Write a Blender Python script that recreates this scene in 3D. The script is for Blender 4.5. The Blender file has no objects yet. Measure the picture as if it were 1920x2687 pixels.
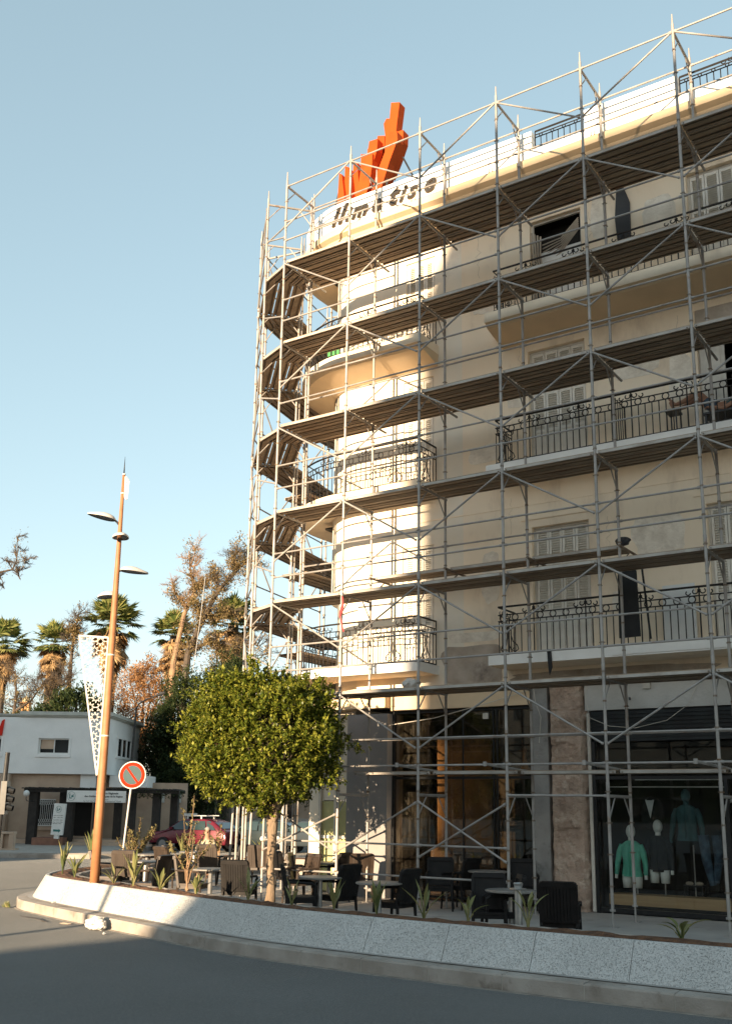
import bpy, math, random
from mathutils import Vector, Matrix, noise
R_ = math.radians
rnd = random.Random(7)
S = bpy.context.scene
COL = S.collection
# ------------------------------------------------------------------ materials
def newmat(name):
    m = bpy.data.materials.new(name); m.use_nodes = True
    nt = m.node_tree; b = nt.nodes['Principled BSDF']
    return m, nt, b
def N(nt, t, **k):
    n = nt.nodes.new(t)
    for a, v in k.items():
        if a.startswith('i_'):
            n.inputs[a[2:].replace('_', ' ')].default_value = v
        else: setattr(n, a, v)
    return n
def rgb(c): return (c[0], c[1], c[2], 1.0)
def mat(name, c1, c2=None, rough=.8, metal=0., scale=3., bump=0., bscale=40., detail=5., lo=.35, hi=.65, c3=None, s3=.6, lo3=.55, hi3=.7, stretch=None, spec=None, bdist=.01):
    m, nt, b = newmat(name)
    b.inputs['Roughness'].default_value = rough
    b.inputs['Metallic'].default_value = metal
    if spec is not None: b.inputs['Specular IOR Level'].default_value = spec
    L = nt.links.new
    tc = N(nt, 'ShaderNodeTexCoord')
    co = tc.outputs['Object']
    if stretch:
        mp = N(nt, 'ShaderNodeMapping'); mp.inputs['Scale'].default_value = stretch
        L(co, mp.inputs['Vector']); co = mp.outputs['Vector']
    if c2 is None: c2 = tuple(x * .82 for x in c1)
    n1 = N(nt, 'ShaderNodeTexNoise'); n1.inputs['Scale'].default_value = scale; n1.inputs['Detail'].default_value = detail
    L(co, n1.inputs['Vector'])
    mr = N(nt, 'ShaderNodeMapRange'); mr.inputs['From Min'].default_value = lo; mr.inputs['From Max'].default_value = hi
    L(n1.outputs['Fac'], mr.inputs['Value'])
    mx = N(nt, 'ShaderNodeMix', data_type='RGBA')
    mx.inputs['A'].default_value = rgb(c1); mx.inputs['B'].default_value = rgb(c2)
    L(mr.outputs['Result'], mx.inputs['Factor'])
    out = mx.outputs['Result']
    if c3 is not None:
        n3 = N(nt, 'ShaderNodeTexNoise'); n3.inputs['Scale'].default_value = s3; n3.inputs['Detail'].default_value = 8.
        n3.inputs['Roughness'].default_value = .65
        L(co, n3.inputs['Vector'])
        m3 = N(nt, 'ShaderNodeMapRange'); m3.inputs['From Min'].default_value = lo3; m3.inputs['From Max'].default_value = hi3
        L(n3.outputs['Fac'], m3.inputs['Value'])
        x3 = N(nt, 'ShaderNodeMix', data_type='RGBA'); x3.inputs['B'].default_value = rgb(c3)
        L(out, x3.inputs['A']); L(m3.outputs['Result'], x3.inputs['Factor']); out = x3.outputs['Result']
    L(out, b.inputs['Base Color'])
    if bump:
        nb = N(nt, 'ShaderNodeTexNoise'); nb.inputs['Scale'].default_value = bscale; nb.inputs['Detail'].default_value = 6.
        L(co, nb.inputs['Vector'])
        bp = N(nt, 'ShaderNodeBump'); bp.inputs['Strength'].default_value = bump; bp.inputs['Distance'].default_value = bdist
        L(nb.outputs['Fac'], bp.inputs['Height']); L(bp.outputs['Normal'], b.inputs['Normal'])
    return m
def leafmat(name, c1, c2, c3=None, rough=.5, trans=.35):
    """foliage: colour varies per leaf face through a position noise, light passes through"""
    m, nt, b = newmat(name); L = nt.links.new
    geo = N(nt, 'ShaderNodeNewGeometry')
    ramp = N(nt, 'ShaderNodeValToRGB')
    ramp.color_ramp.elements[0].color = rgb(c1); ramp.color_ramp.elements[1].color = rgb(c2)
    if c3:
        e = ramp.color_ramp.elements.new(.5); e.color = rgb(c2); ramp.color_ramp.elements[2].color = rgb(c3)
    L(geo.outputs['Random Per Island'], ramp.inputs['Fac'])
    L(ramp.outputs['Color'], b.inputs['Base Color'])
    b.inputs['Roughness'].default_value = rough; b.inputs['Specular IOR Level'].default_value = .3
    tr = N(nt, 'ShaderNodeBsdfTranslucent'); L(ramp.outputs['Color'], tr.inputs['Color'])
    ms = N(nt, 'ShaderNodeMixShader'); ms.inputs['Fac'].default_value = trans
    L(b.outputs['BSDF'], ms.inputs[1]); L(tr.outputs['BSDF'], ms.inputs[2])
    L(ms.outputs['Shader'], nt.nodes['Material Output'].inputs['Surface'])
    return m
def glassmat(name, tint=(.75, .8, .78), refl=.12, dirt=.06, streak=True):
    m, nt, b = newmat(name); L = nt.links.new
    tr = N(nt, 'ShaderNodeBsdfTransparent'); tr.inputs['Color'].default_value = rgb(tint)
    gl = N(nt, 'ShaderNodeBsdfGlossy'); gl.inputs['Roughness'].default_value = .02; gl.inputs['Color'].default_value = (.9, .9, .9, 1)
    fr = N(nt, 'ShaderNodeFresnel'); fr.inputs['IOR'].default_value = 1.5
    ad = N(nt, 'ShaderNodeMath', operation='ADD'); ad.inputs[1].default_value = refl * .3
    L(fr.outputs['Fac'], ad.inputs[0])
    m1 = N(nt, 'ShaderNodeMixShader'); L(ad.outputs['Value'], m1.inputs['Fac']); L(tr.outputs['BSDF'], m1.inputs[1]); L(gl.outputs['BSDF'], m1.inputs[2])
    df = N(nt, 'ShaderNodeBsdfDiffuse'); df.inputs['Color'].default_value = (.55, .5, .42, 1)
    tc = N(nt, 'ShaderNodeTexCoord'); mp = N(nt, 'ShaderNodeMapping'); mp.inputs['Scale'].default_value = (6, 6, .7)
    L(tc.outputs['Object'], mp.inputs['Vector'])
    nz = N(nt, 'ShaderNodeTexNoise'); nz.inputs['Scale'].default_value = 3.; nz.inputs['Detail'].default_value = 6.
    L(mp.outputs['Vector'], nz.inputs['Vector'])
    mr = N(nt, 'ShaderNodeMapRange'); mr.inputs['From Min'].default_value = .45; mr.inputs['From Max'].default_value = .8
    mr.inputs['To Min'].default_value = dirt * .3; mr.inputs['To Max'].default_value = dirt * 2.5
    L(nz.outputs['Fac'], mr.inputs['Value'])
    m2 = N(nt, 'ShaderNodeMixShader'); L(mr.outputs['Result'], m2.inputs['Fac']); L(m1.outputs['Shader'], m2.inputs[1]); L(df.outputs['BSDF'], m2.inputs[2])
    L(m2.outputs['Shader'], nt.nodes['Material Output'].inputs['Surface'])
    return m
def specklemat(name, base, speck, scale, thr, rough=.8, base2=None, bump=.5, top_thr=.06):
    """exposed aggregate / terrazzo: chips in a pale binder"""
    m, nt, b = newmat(name); L = nt.links.new
    tc = N(nt, 'ShaderNodeTexCoord')
    n0 = N(nt, 'ShaderNodeTexNoise'); n0.inputs['Scale'].default_value = 1.1; n0.inputs['Detail'].default_value = 6.
    L(tc.outputs['Object'], n0.inputs['Vector'])
    mx = N(nt, 'ShaderNodeMix', data_type='RGBA'); mx.inputs['A'].default_value = rgb(base); mx.inputs['B'].default_value = rgb(base2 or tuple(v * .8 for v in base))
    mr0 = N(nt, 'ShaderNodeMapRange'); mr0.inputs['From Min'].default_value = .35; mr0.inputs['From Max'].default_value = .7
    L(n0.outputs['Fac'], mr0.inputs['Value']); L(mr0.outputs['Result'], mx.inputs['Factor'])
    n1 = N(nt, 'ShaderNodeTexNoise'); n1.inputs['Scale'].default_value = scale; n1.inputs['Detail'].default_value = 2.5
    n1.inputs['Distortion'].default_value = 1.2
    L(tc.outputs['Object'], n1.inputs['Vector'])
    mr = N(nt, 'ShaderNodeMapRange'); mr.inputs['From Min'].default_value = thr; mr.inputs['From Max'].default_value = thr + top_thr
    L(n1.outputs['Fac'], mr.inputs['Value'])
    m2 = N(nt, 'ShaderNodeMix', data_type='RGBA'); m2.inputs['B'].default_value = rgb(speck)
    L(mx.outputs['Result'], m2.inputs['A']); L(mr.outputs['Result'], m2.inputs['Factor'])
    L(m2.outputs['Result'], b.inputs['Base Color']); b.inputs['Roughness'].default_value = rough
    iv = N(nt, 'ShaderNodeMath', operation='SUBTRACT'); iv.inputs[0].default_value = 1.
    L(mr.outputs['Result'], iv.inputs[1])
    bp = N(nt, 'ShaderNodeBump'); bp.inputs['Strength'].default_value = bump; bp.inputs['Distance'].default_value = .006
    L(iv.outputs['Value'], bp.inputs['Height']); L(bp.outputs['Normal'], b.inputs['Normal'])
    return m
M = {}
M['plaster'] = mat('plaster', (.90, .76, .58), (.84, .70, .53), .9, scale=1.3, bump=.3, bscale=9., bdist=.02, c3=(.60, .48, .36), s3=1.3, lo3=.54, hi3=.78, stretch=(1, 1, .4))
M['tower_plaster'] = mat('tower_plaster', (.82, .75, .63), (.76, .69, .57), .9, scale=.8, bump=.25, bscale=9., bdist=.02, c3=(.55, .47, .38), s3=.5, lo3=.62, hi3=.8)
M['white_plaster'] = mat('white_plaster', (.84, .82, .78), (.76, .74, .70), .85, scale=2., bump=.15, bscale=14., bdist=.01, c3=(.5, .47, .42), s3=1.6, lo3=.62, hi3=.8)
M['cornice'] = mat('cornice', (.72, .55, .36), (.64, .49, .32), .85, scale=1.4, bump=.15, bscale=20.)
M['reveal'] = mat('reveal', (.50, .42, .32), (.40, .33, .26), .9, scale=3.)
M['rubble'] = mat('rubble', (.54, .40, .31), (.40, .29, .22), .95, scale=2.4, bump=1., bscale=7., bdist=.12, c3=(.60, .48, .38), s3=3.4, lo3=.52, hi3=.62, detail=9)
M['cementgrey'] = mat('cement_grey', (.34, .33, .31), (.26, .25, .235), .9, scale=2.2, bump=.5, bscale=18., bdist=.03, c3=(.12, .11, .10), s3=1.5, lo3=.56, hi3=.7)
M['cladding'] = mat('dark_cladding', (.27, .255, .25), (.22, .21, .205), .7, scale=1.3, bump=.1, bscale=30.)
M['signband'] = mat('sign_band', (.55, .53, .49), (.42, .40, .36), .9, scale=1.2, bump=.5, bscale=10., bdist=.03, c3=(.25, .23, .2), s3=2.1, lo3=.64, hi3=.7)
M['oldwall'] = mat('old_wall', (.50, .43, .36), (.33, .27, .21), .95, scale=1.6, bump=.6, bscale=8., bdist=.05, c3=(.20, .16, .13), s3=.9, lo3=.55, hi3=.66)
M['patchplaster'] = mat('patch_plaster', (.86, .78, .66), (.74, .66, .55), .95, scale=5., bump=.5, bscale=16., bdist=.03, c3=(.62, .54, .44), s3=3., lo3=.5, hi3=.7)
M['shutter'] = mat('shutter_paint', (.78, .74, .66), (.70, .66, .58), .6, scale=5.)
M['iron'] = mat('black_iron', (.018, .017, .017), (.03, .025, .022), .5, metal=.3, scale=20.)
M['steel'] = mat('galvanised_steel', (.37, .345, .32), (.27, .25, .23), .55, metal=.25, scale=3.5, bump=.1, bscale=60., c3=(.22, .12, .07), s3=2.7, lo3=.60, hi3=.72)
M['coupler'] = mat('coupler_steel', (.22, .19, .16), (.16, .10, .06), .6, metal=.4, scale=12.)
M['deck'] = mat('deck_steel', (.36, .275, .195), (.25, .185, .125), .7, metal=.0, scale=1.7, bump=.3, bscale=30., c3=(.22, .13, .08), s3=1.4, lo3=.55, hi3=.72, stretch=(.5, 2.5, 1))
M['deckedge'] = mat('deck_edge', (.46, .43, .385), (.33, .29, .25), .7, metal=.1, scale=2.5, c3=(.2, .14, .1), s3=2, lo3=.6, hi3=.75)
M['board'] = mat('old_board', (.34, .28, .22), (.22, .17, .13), .9, scale=3, stretch=(.4, 6, 6), bump=.4, bscale=18)
M['asphalt'] = mat('asphalt', (.122, .134, .140), (.096, .106, .111), .95, scale=.45, bump=1., bscale=210., bdist=.02, c3=(.20, .205, .20), s3=34., lo3=.52, hi3=.72)
for k_ in ('asphalt',):
    b_ = M[k_].node_tree.nodes['Principled BSDF']; b_.inputs['Diffuse Roughness'].default_value = 1.; b_.inputs['Sheen Weight'].default_value = .22; b_.inputs['Sheen Roughness'].default_value = .6; b_.inputs['Sheen Tint'].default_value = (.9, .8, .68, 1)
M['pave'] = mat('pavement', (.38, .35, .315), (.30, .275, .25), .85, scale=1.2, bump=.2, bscale=40., c3=(.16, .14, .12), s3=.8, lo3=.58, hi3=.72)
M['kerb'] = mat('kerb_stone', (.38, .34, .30), (.27, .235, .20), .9, scale=2.6, bump=.5, bscale=45., bdist=.012, c3=(.15, .12, .095), s3=1.7, lo3=.57, hi3=.7)
M['ledge'] = mat('kerb_ledge', (.36, .32, .275), (.28, .245, .21), .9, scale=2.6, bump=.4, bscale=45., bdist=.012)
M['planter'] = specklemat('planter_aggregate', (.56, .55, .525), (.26, .255, .24), 75., .55, base2=(.46, .45, .425), bump=.8)
M['soil'] = mat('soil', (.075, .035, .018), (.16, .075, .035), 1., scale=9., bump=1., bscale=14., bdist=.06)
M['rattan'] = mat('dark_resin', (.010, .009, .009), (.016, .014, .013), .55, scale=8, spec=.2)
M['rattan_brown'] = mat('brown_resin', (.05, .034, .024), (.035, .024, .017), .5, scale=8)
M['tabletop'] = mat('table_top', (.26, .24, .22), (.18, .165, .15), .35, scale=6)
M['alu'] = mat('brushed_aluminium', (.5, .49, .47), (.4, .39, .38), .35, metal=.8, scale=9)
M['darkmetal'] = mat('dark_metal', (.03, .03, .03), (.045, .045, .045), .4, metal=.4, scale=9)
M['glass'] = glassmat('shop_glass', tint=(.95, .97, .96), refl=.0, dirt=.006)
M['dirtyglass'] = glassmat('dirty_glass', tint=(.85, .80, .72), dirt=.02)
M['winglass'] = mat('window_glass', (.012, .014, .016), (.02, .02, .02), .08, scale=1.)
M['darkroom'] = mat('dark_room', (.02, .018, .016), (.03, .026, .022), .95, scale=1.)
M['cafeback'] = mat('cafe_back_wall', (.42, .25, .12), (.20, .12, .06), .8, scale=1.1, c3=(.08, .045, .025), s3=.9, lo3=.5, hi3=.62)
M['cafefloor'] = mat('cafe_floor', (.10, .07, .05), (.07, .05, .04), .4, scale=2)
M['wood'] = mat('sill_wood', (.62, .40, .19), (.52, .32, .15), .6, scale=2.5, stretch=(.5, 8, 8))
M['frameblack'] = mat('black_frame', (.015, .017, .018), (.025, .025, .026), .35, metal=.3, scale=10)
M['framewhite'] = mat('white_frame', (.62, .58, .5), (.5, .46, .4), .5, scale=5)
M['roller'] = mat('roller_shutter', (.028, .034, .036), (.02, .022, .024), .45, metal=.5, scale=4)
M['mint'] = mat('mint_cloth', (.16, .62, .45), (.13, .52, .38), .85, scale=7., bump=.6, bscale=9., bdist=.04)
M['teal'] = mat('teal_cloth', (.055, .13, .14), (.04, .10, .11), .85, scale=7., bump=.6, bscale=9., bdist=.04)
M['blackcloth'] = mat('black_cloth', (.010, .010, .011), (.016, .016, .017), .9, scale=7., bump=.5, bscale=9., bdist=.04)
M['bluecloth'] = mat('denim', (.09, .15, .21), (.04, .06, .09), .9, scale=7., bump=.5, bscale=12., bdist=.03)
M['mannequin'] = mat('mannequin_white', (.85, .86, .82), (.80, .81, .77), .45, scale=2)
M['shirtwhite'] = mat('white_shirt', (.65, .66, .64), (.55, .56, .54), .8, scale=6)
M['corten'] = mat('rust_paint', (.38, .165, .07), (.31, .13, .055), .6, scale=5., c3=(.18, .08, .04), s3=9., lo3=.66, hi3=.72)
M['lampwhite'] = mat('lamp_shell', (.55, .53, .50), (.46, .44, .42), .4, scale=3)
M['lampglass'] = mat('lamp_lens', (.10, .10, .09), (.05, .05, .05), .15, scale=3)
M['panel'] = mat('lattice_panel', (.70, .68, .64), (.62, .60, .56), .5, scale=4)
M['redsign'] = mat('red_enamel', (.62, .035, .02), (.55, .03, .02), .8, spec=.1, scale=2)
M['greysign'] = mat('sign_blue_grey', (.075, .115, .125), (.065, .10, .11), .85, spec=.1, scale=3)
M['whiteen'] = mat('white_enamel', (.75, .75, .72), (.68, .68, .65), .7, spec=.2, scale=3)
M['orange'] = mat('orange_panel', (.50, .072, .012), (.42, .06, .011), .8, spec=.1, scale=1.6, c3=(.30, .045, .012), s3=1.2, lo3=.55, hi3=.75)
M['letterface'] = mat('letter_face', (.018, .016, .014), (.04, .033, .025), .4, scale=9.)
M['letterside'] = mat('letter_side', (.13, .085, .035), (.08, .05, .025), .5, scale=9.)
M['bark'] = mat('bark', (.27, .20, .135), (.17, .12, .08), .95, scale=6., bump=.8, bscale=14., bdist=.03, stretch=(2, 2, .5))
M['darkbark'] = mat('dark_bark', (.05, .04, .032), (.10, .075, .055), .95, scale=4., bump=.7, bscale=8., bdist=.06)
M['tanbark'] = mat('tan_bark', (.32, .20, .115), (.20, .13, .08), .95, scale=3., bump=.6, bscale=8., bdist=.05)
M['ficus'] = leafmat('ficus_leaf', (.030, .050, .006), (.10, .125, .014), (.27, .265, .04), rough=.4, trans=.12)
M['palm'] = leafmat('palm_leaf', (.035, .065, .018), (.12, .15, .04), (.32, .30, .10), rough=.45, trans=.2)
M['deadpalm'] = leafmat('dead_frond', (.12, .075, .035), (.30, .19, .09), (.48, .32, .16), rough=.8, trans=.15)
M['dryleaf'] = leafmat('dry_leaf', (.12, .105, .04), (.27, .19, .085), (.40, .29, .15), rough=.8, trans=.25)
M['orangeleaf'] = leafmat('autumn_leaf', (.24, .12, .045), (.38, .20, .085), (.46, .28, .14), rough=.8, trans=.3)
M['greenleaf'] = leafmat('dark_green_leaf', (.012, .026, .010), (.028, .048, .014), (.07, .085, .028), rough=.6, trans=.15)
M['strelitzia'] = leafmat('strelitzia_leaf', (.06, .095, .035), (.18, .19, .07), (.36, .32, .15), rough=.45, trans=.3)
M['youngleaf'] = leafmat('young_leaf', (.12, .10, .045), (.20, .17, .07), (.30, .25, .11), rough=.6, trans=.3)
M['office_white'] = mat('office_render', (.80, .80, .78), (.73, .73, .71), .9, scale=1.2, bump=.4, bscale=22., bdist=.02)
M['office_beige'] = mat('office_stone', (.50, .38, .28), (.42, .31, .23), .9, scale=1.5, bump=.4, bscale=14., bdist=.02)
M['office_trim'] = mat('office_trim', (.48, .485, .44), (.42, .425, .38), .85, scale=2.)
M['brickred'] = mat('brick_step', (.26, .13, .085), (.20, .10, .07), .9, scale=4., bump=.3, bscale=20)
M['pergola'] = mat('dark_timber', (.022, .019, .017), (.035, .03, .026), .9, scale=5)
M['globe'] = mat('opal_globe', (.72, .72, .70), (.66, .66, .64), .3, scale=2)
M['carred'] = mat('car_paint_red', (.13, .010, .022), (.11, .009, .02), .22, metal=.2, scale=2)
M['cardark'] = mat('car_paint_dark', (.02, .032, .036), (.025, .038, .042), .2, metal=.3, scale=2)
M['cargrey'] = mat('car_paint_grey', (.055, .07, .08), (.05, .065, .075), .22, metal=.4, scale=2)
M['carglass'] = mat('car_glass', (.025, .045, .05), (.035, .055, .06), .06, scale=2)
M['tyre'] = mat('tyre', (.018, .018, .018), None, .85, scale=5)
M['hub'] = mat('hub_cap', (.3, .3, .3), None, .35, metal=.7, scale=5)
M['headlight'] = mat('head_light', (.55, .57, .57), None, .12, scale=5)
M['plate'] = mat('licence_plate', (.6, .6, .58), None, .5, scale=5)
M['skin'] = mat('skin', (.42, .235, .155), (.38, .20, .13), .55, scale=6)
M['greyhair'] = mat('grey_hair', (.35, .32, .29), (.28, .25, .23), .8, scale=30)
M['darkhair'] = mat('dark_hair', (.02, .015, .012), None, .7, scale=30)
M['beigecloth'] = mat('beige_jacket', (.42, .34, .25), (.35, .28, .20), .9, scale=6., bump=.5, bscale=9., bdist=.03)
M['plastic'] = mat('white_plastic_bag', (.62, .60, .56), (.48, .46, .43), .5, scale=8., bump=1., bscale=14., bdist=.05)
M['tealprint'] = mat('teal_print', (.02, .16, .15), None, .6, scale=5)
M['textink'] = mat('text_ink', (.05, .06, .06), None, .6, scale=5)
M['minaret'] = mat('minaret_stone', (.50, .27, .12), (.42, .22, .10), .9, scale=.6)
M['tile'] = mat('glazed_cap', (.55, .45, .25), None, .5, scale=1)
M['paleyellow'] = mat('lit_window_yellow', (.46, .44, .20), (.40, .39, .19), .6, scale=1.2)
M['carbon'] = mat('black_banner', (.012, .012, .013), (.02, .02, .02), .8, scale=5)
M['redtape'] = mat('red_tape', (.6, .05, .05), None, .6, scale=5)
M['stake'] = mat('bamboo_stake', (.42, .33, .19), (.33, .25, .14), .7, scale=6)
M['greycut'] = mat('grey_panel', (.05, .052, .055), (.035, .035, .04), .8, scale=2., bump=.3, bscale=6, bdist=.04)
M['minaretdark'] = M['reveal']
# ------------------------------------------------------------------ mesh builder
class MB:
    def __init__(s): s.v = []; s.f = []; s.mi = []; s.m = 0
    def add(s, vs, fs):
        o = len(s.v); s.v.extend([tuple(p) for p in vs])
        for f in fs: s.f.append(tuple(i + o for i in f)); s.mi.append(s.m)
    def box(s, x0, x1, y0, y1, z0, z1, T=None):
        vs = [Vector(p) for p in ((x0, y0, z0), (x1, y0, z0), (x1, y1, z0), (x0, y1, z0), (x0, y0, z1), (x1, y0, z1), (x1, y1, z1), (x0, y1, z1))]
        if T is not None: vs = [T @ p for p in vs]
        s.add(vs, [(0, 3, 2, 1), (4, 5, 6, 7), (0, 1, 5, 4), (1, 2, 6, 5), (2, 3, 7, 6), (3, 0, 4, 7)])
    def tube(s, pts, r, n=8, cap=True, rs=None):
        pts = [Vector(p) for p in pts]; k = len(pts)
        rings = []
        up = None
        for i, p in enumerate(pts):
            d = (pts[min(i + 1, k - 1)] - pts[max(i - 1, 0)])
            if d.length < 1e-9: d = Vector((0, 0, 1))
            d.normalize()
            if up is None:
                up = Vector((0, 0, 1)) if abs(d.z) < .9 else Vector((1, 0, 0))
            a = d.cross(up)
            if a.length < 1e-4: a = d.cross(Vector((.3, 1, .2)))
            a.normalize(); b = a.cross(d).normalized(); up = b
            rr = rs[i] if rs else r
            rings.append([p + a * (rr * math.cos(2 * math.pi * j / n)) + b * (rr * math.sin(2 * math.pi * j / n)) for j in range(n)])
        vs = [q for rg in rings for q in rg]; fs = []
        for i in range(k - 1):
            for j in range(n):
                a0 = i * n + j; a1 = i * n + (j + 1) % n
                fs.append((a0, a1, a1 + n, a0 + n))
        if cap:
            fs.append(tuple(range(n - 1, -1, -1))); fs.append(tuple((k - 1) * n + j for j in range(n)))
        s.add(vs, fs)
    def lathe(s, prof, c=(0, 0, 0), n=24, T=None):
        vs = []; fs = []
        for (r, z) in prof:
            for j in range(n):
                a = 2 * math.pi * j / n; p = Vector((c[0] + r * math.cos(a), c[1] + r * math.sin(a), c[2] + z))
                vs.append(T @ p if T is not None else p)
        for i in range(len(prof) - 1):
            for j in range(n):
                a0 = i * n + j; a1 = i * n + (j + 1) % n
                fs.append((a0, a1, a1 + n, a0 + n))
        s.add(vs, fs)
    def prism(s, poly, z0, z1, T=None):
        """poly in XY, extruded along Z"""
        n = len(poly)
        A = sum(poly[i][0] * poly[(i + 1) % n][1] - poly[(i + 1) % n][0] * poly[i][1] for i in range(n))
        if A < 0: poly = poly[::-1]
        vs = [Vector((p[0], p[1], z0)) for p in poly] + [Vector((p[0], p[1], z1)) for p in poly]
        if T is not None: vs = [T @ p for p in vs]
        fs = [tuple(range(n - 1, -1, -1)), tuple(range(n, 2 * n))]
        for i in range(n):
            j = (i + 1) % n; fs.append((i, j, j + n, i + n))
        s.add(vs, fs)
    def quad(s, a, b, c, d): s.add([a, b, c, d], [(0, 1, 2, 3)])
    def ball(s, c, r, n=12, m=8, sc=(1, 1, 1), T=None):
        vs = []; fs = []
        for i in range(m + 1):
            t = math.pi * i / m
            for j in range(n):
                a = 2 * math.pi * j / n
                p = Vector((c[0] + r * sc[0] * math.sin(t) * math.cos(a), c[1] + r * sc[1] * math.sin(t) * math.sin(a), c[2] + r * sc[2] * math.cos(t)))
                vs.append(T @ p if T is not None else p)
        for i in range(m):
            for j in range(n):
                a0 = i * n + j; a1 = i * n + (j + 1) % n
                fs.append((a0 + n, a1 + n, a1, a0))
        s.add(vs, fs)
    def build(s, name, mats, parent=None, smooth=False, loc=None):
        me = bpy.data.meshes.new(name)
        v = s.v
        if loc is not None: v = [(p[0] - loc[0], p[1] - loc[1], p[2] - loc[2]) for p in v]
        me.from_pydata(v, [], s.f)
        if not isinstance(mats, (list, tuple)): mats = [mats]
        for m_ in mats: me.materials.append(m_)
        if len(mats) > 1: me.polygons.foreach_set('material_index', s.mi)
        if smooth: me.polygons.foreach_set('use_smooth', [True] * len(me.polygons))
        me.update()
        o = bpy.data.objects.new(name, me); COL.objects.link(o)
        if loc is not None: o.location = loc
        if parent is not None: o.parent = parent
        return o
def tag(o, label=None, cat=None, group=None, kind=None):
    if label: o['label'] = label
    if cat: o['category'] = cat
    if group: o['group'] = group
    if kind: o['kind'] = kind
    return o
def thing(name, label, cat, loc=(0, 0, 0), rz=0., group=None):
    o = bpy.data.objects.new(name, None); COL.objects.link(o); o.location = loc; o.rotation_euler = (0, 0, rz)
    o.empty_display_size = .1
    return tag(o, label, cat, group)
def struct(mb, name, m, smooth=False):
    return tag(mb.build(name, m, smooth=smooth), kind='structure')
def dup(root, loc, rz, label, group=None, scale=None):
    def cp(o, par):
        c = o.copy(); COL.objects.link(c); c.parent = par
        for ch in [q for q in KIDS[o.name]]: cp(ch, c)
        return c
    r = cp(root, None); r.location = loc; r.rotation_euler = (0, 0, rz); r['label'] = label
    if group: r['group'] = group
    if scale: r.scale = scale
    return r
KIDS = {}
def remember(root):
    """children lists are cached so that copying needs no scene update"""
    for o in bpy.data.objects: KIDS.setdefault(o.name, [])
    def walk(o):
        KIDS[o.name] = [c for c in bpy.data.objects if c.parent == o]
        for c in KIDS[o.name]: walk(c)
    walk(root)
def text_mesh(body, size, extrude, name, m, parent, T, shear=0., align='LEFT', bold=0.):
    cu = bpy.data.curves.new('t', 'FONT'); cu.body = body; cu.size = size; cu.extrude = extrude; cu.shear = shear; cu.align_x = align; cu.offset = bold
    cu.resolution_u = 3
    to = bpy.data.objects.new('t', cu); COL.objects.link(to)
    dg = bpy.context.evaluated_depsgraph_get(); me = bpy.data.meshes.new_from_object(to.evaluated_get(dg))
    bpy.data.objects.remove(to); bpy.data.curves.remove(cu)
    me.name = name; me.transform(T); me.materials.clear(); me.materials.append(m)
    o = bpy.data.objects.new(name, me); COL.objects.link(o); o.parent = parent
    return o
# ------------------------------------------------------------------ camera (13.64, -16.57, 1.84)
CX, CY, CZ = 13.6395, -16.571, 1.8415
yaw, pitch, roll = -.5885, .2325, .0136
F = Vector((math.sin(yaw) * math.cos(pitch), math.cos(yaw) * math.cos(pitch), math.sin(pitch)))
Rt = Vector((math.cos(yaw), -math.sin(yaw), 0)); Up = Rt.cross(F)
r2 = Rt * math.cos(roll) + Up * math.sin(roll); u2 = -Rt * math.sin(roll) + Up * math.cos(roll)
cd = bpy.data.cameras.new('camera'); cam = bpy.data.objects.new('camera', cd); COL.objects.link(cam)
mw = Matrix.Identity(4)
for i in range(3): mw[i][0] = r2[i]; mw[i][1] = u2[i]; mw[i][2] = -F[i]
mw[0][3], mw[1][3], mw[2][3] = CX, CY, CZ
cam.matrix_world = mw
cd.sensor_fit = 'HORIZONTAL'; cd.sensor_width = 36; cd.lens = 2680.29 / 1920 * 36
cd.shift_x = -.00995; cd.shift_y = .07265; cd.clip_end = 3000; cd.clip_start = .1
S.camera = cam
# the office across the street stands square to this frame: q(a, b) = a metres along its front, b metres deep
RH = Vector((.83352, .55248)); HH = Vector((-.55248, .83352))
def q(a, b, z=0.): return Vector((CX + RH.x * a + HH.x * b, CY + RH.y * a + HH.y * b, z))
OFF = Matrix(((RH.x, HH.x, 0, CX), (RH.y, HH.y, 0, CY), (0, 0, 1, 0), (0, 0, 0, 1)))
# ------------------------------------------------------------------ light
w = bpy.data.worlds.new('World'); S.world = w; w.use_nodes = True
nt = w.node_tree; bg = nt.nodes['Background']
sk = nt.nodes.new('ShaderNodeTexSky'); sk.sky_type = 'NISHITA'; sk.sun_disc = False
SUN = Vector((-.08, 1., -.168)).normalized()     # the way the light travels
elev = math.asin(-SUN.z); az = math.atan2(-SUN.x, -SUN.y)
sk.sun_elevation = elev; sk.sun_rotation = az
sk.air_density = 1.0; sk.dust_density = .8; sk.ozone_density = 1.6; sk.altitude = 400
hs = nt.nodes.new('ShaderNodeHueSaturation'); hs.inputs['Saturation'].default_value = .88; hs.inputs['Hue'].default_value = .472
gm = nt.nodes.new('ShaderNodeGamma'); gm.inputs['Gamma'].default_value = .58
nt.links.new(sk.outputs['Color'], gm.inputs['Color']); nt.links.new(gm.outputs['Color'], hs.inputs['Color']); nt.links.new(hs.outputs['Color'], bg.inputs['Color']); bg.inputs['Strength'].default_value = .132
sl = bpy.data.lights.new('sun', 'SUN'); sl.energy = 4.0; sl.angle = R_(.4); sl.color = (1., .76, .50)
so = bpy.data.objects.new('sun', sl); COL.objects.link(so)
so.rotation_euler = SUN.to_track_quat('-Z', 'Y').to_euler(); so.location = (10, -30, 30)
S.view_settings.view_transform = 'Standard'; S.view_settings.look = 'None'; S.view_settings.exposure = 1.84; S.view_settings.gamma = 1.0
S.render.engine = 'CYCLES'
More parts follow.
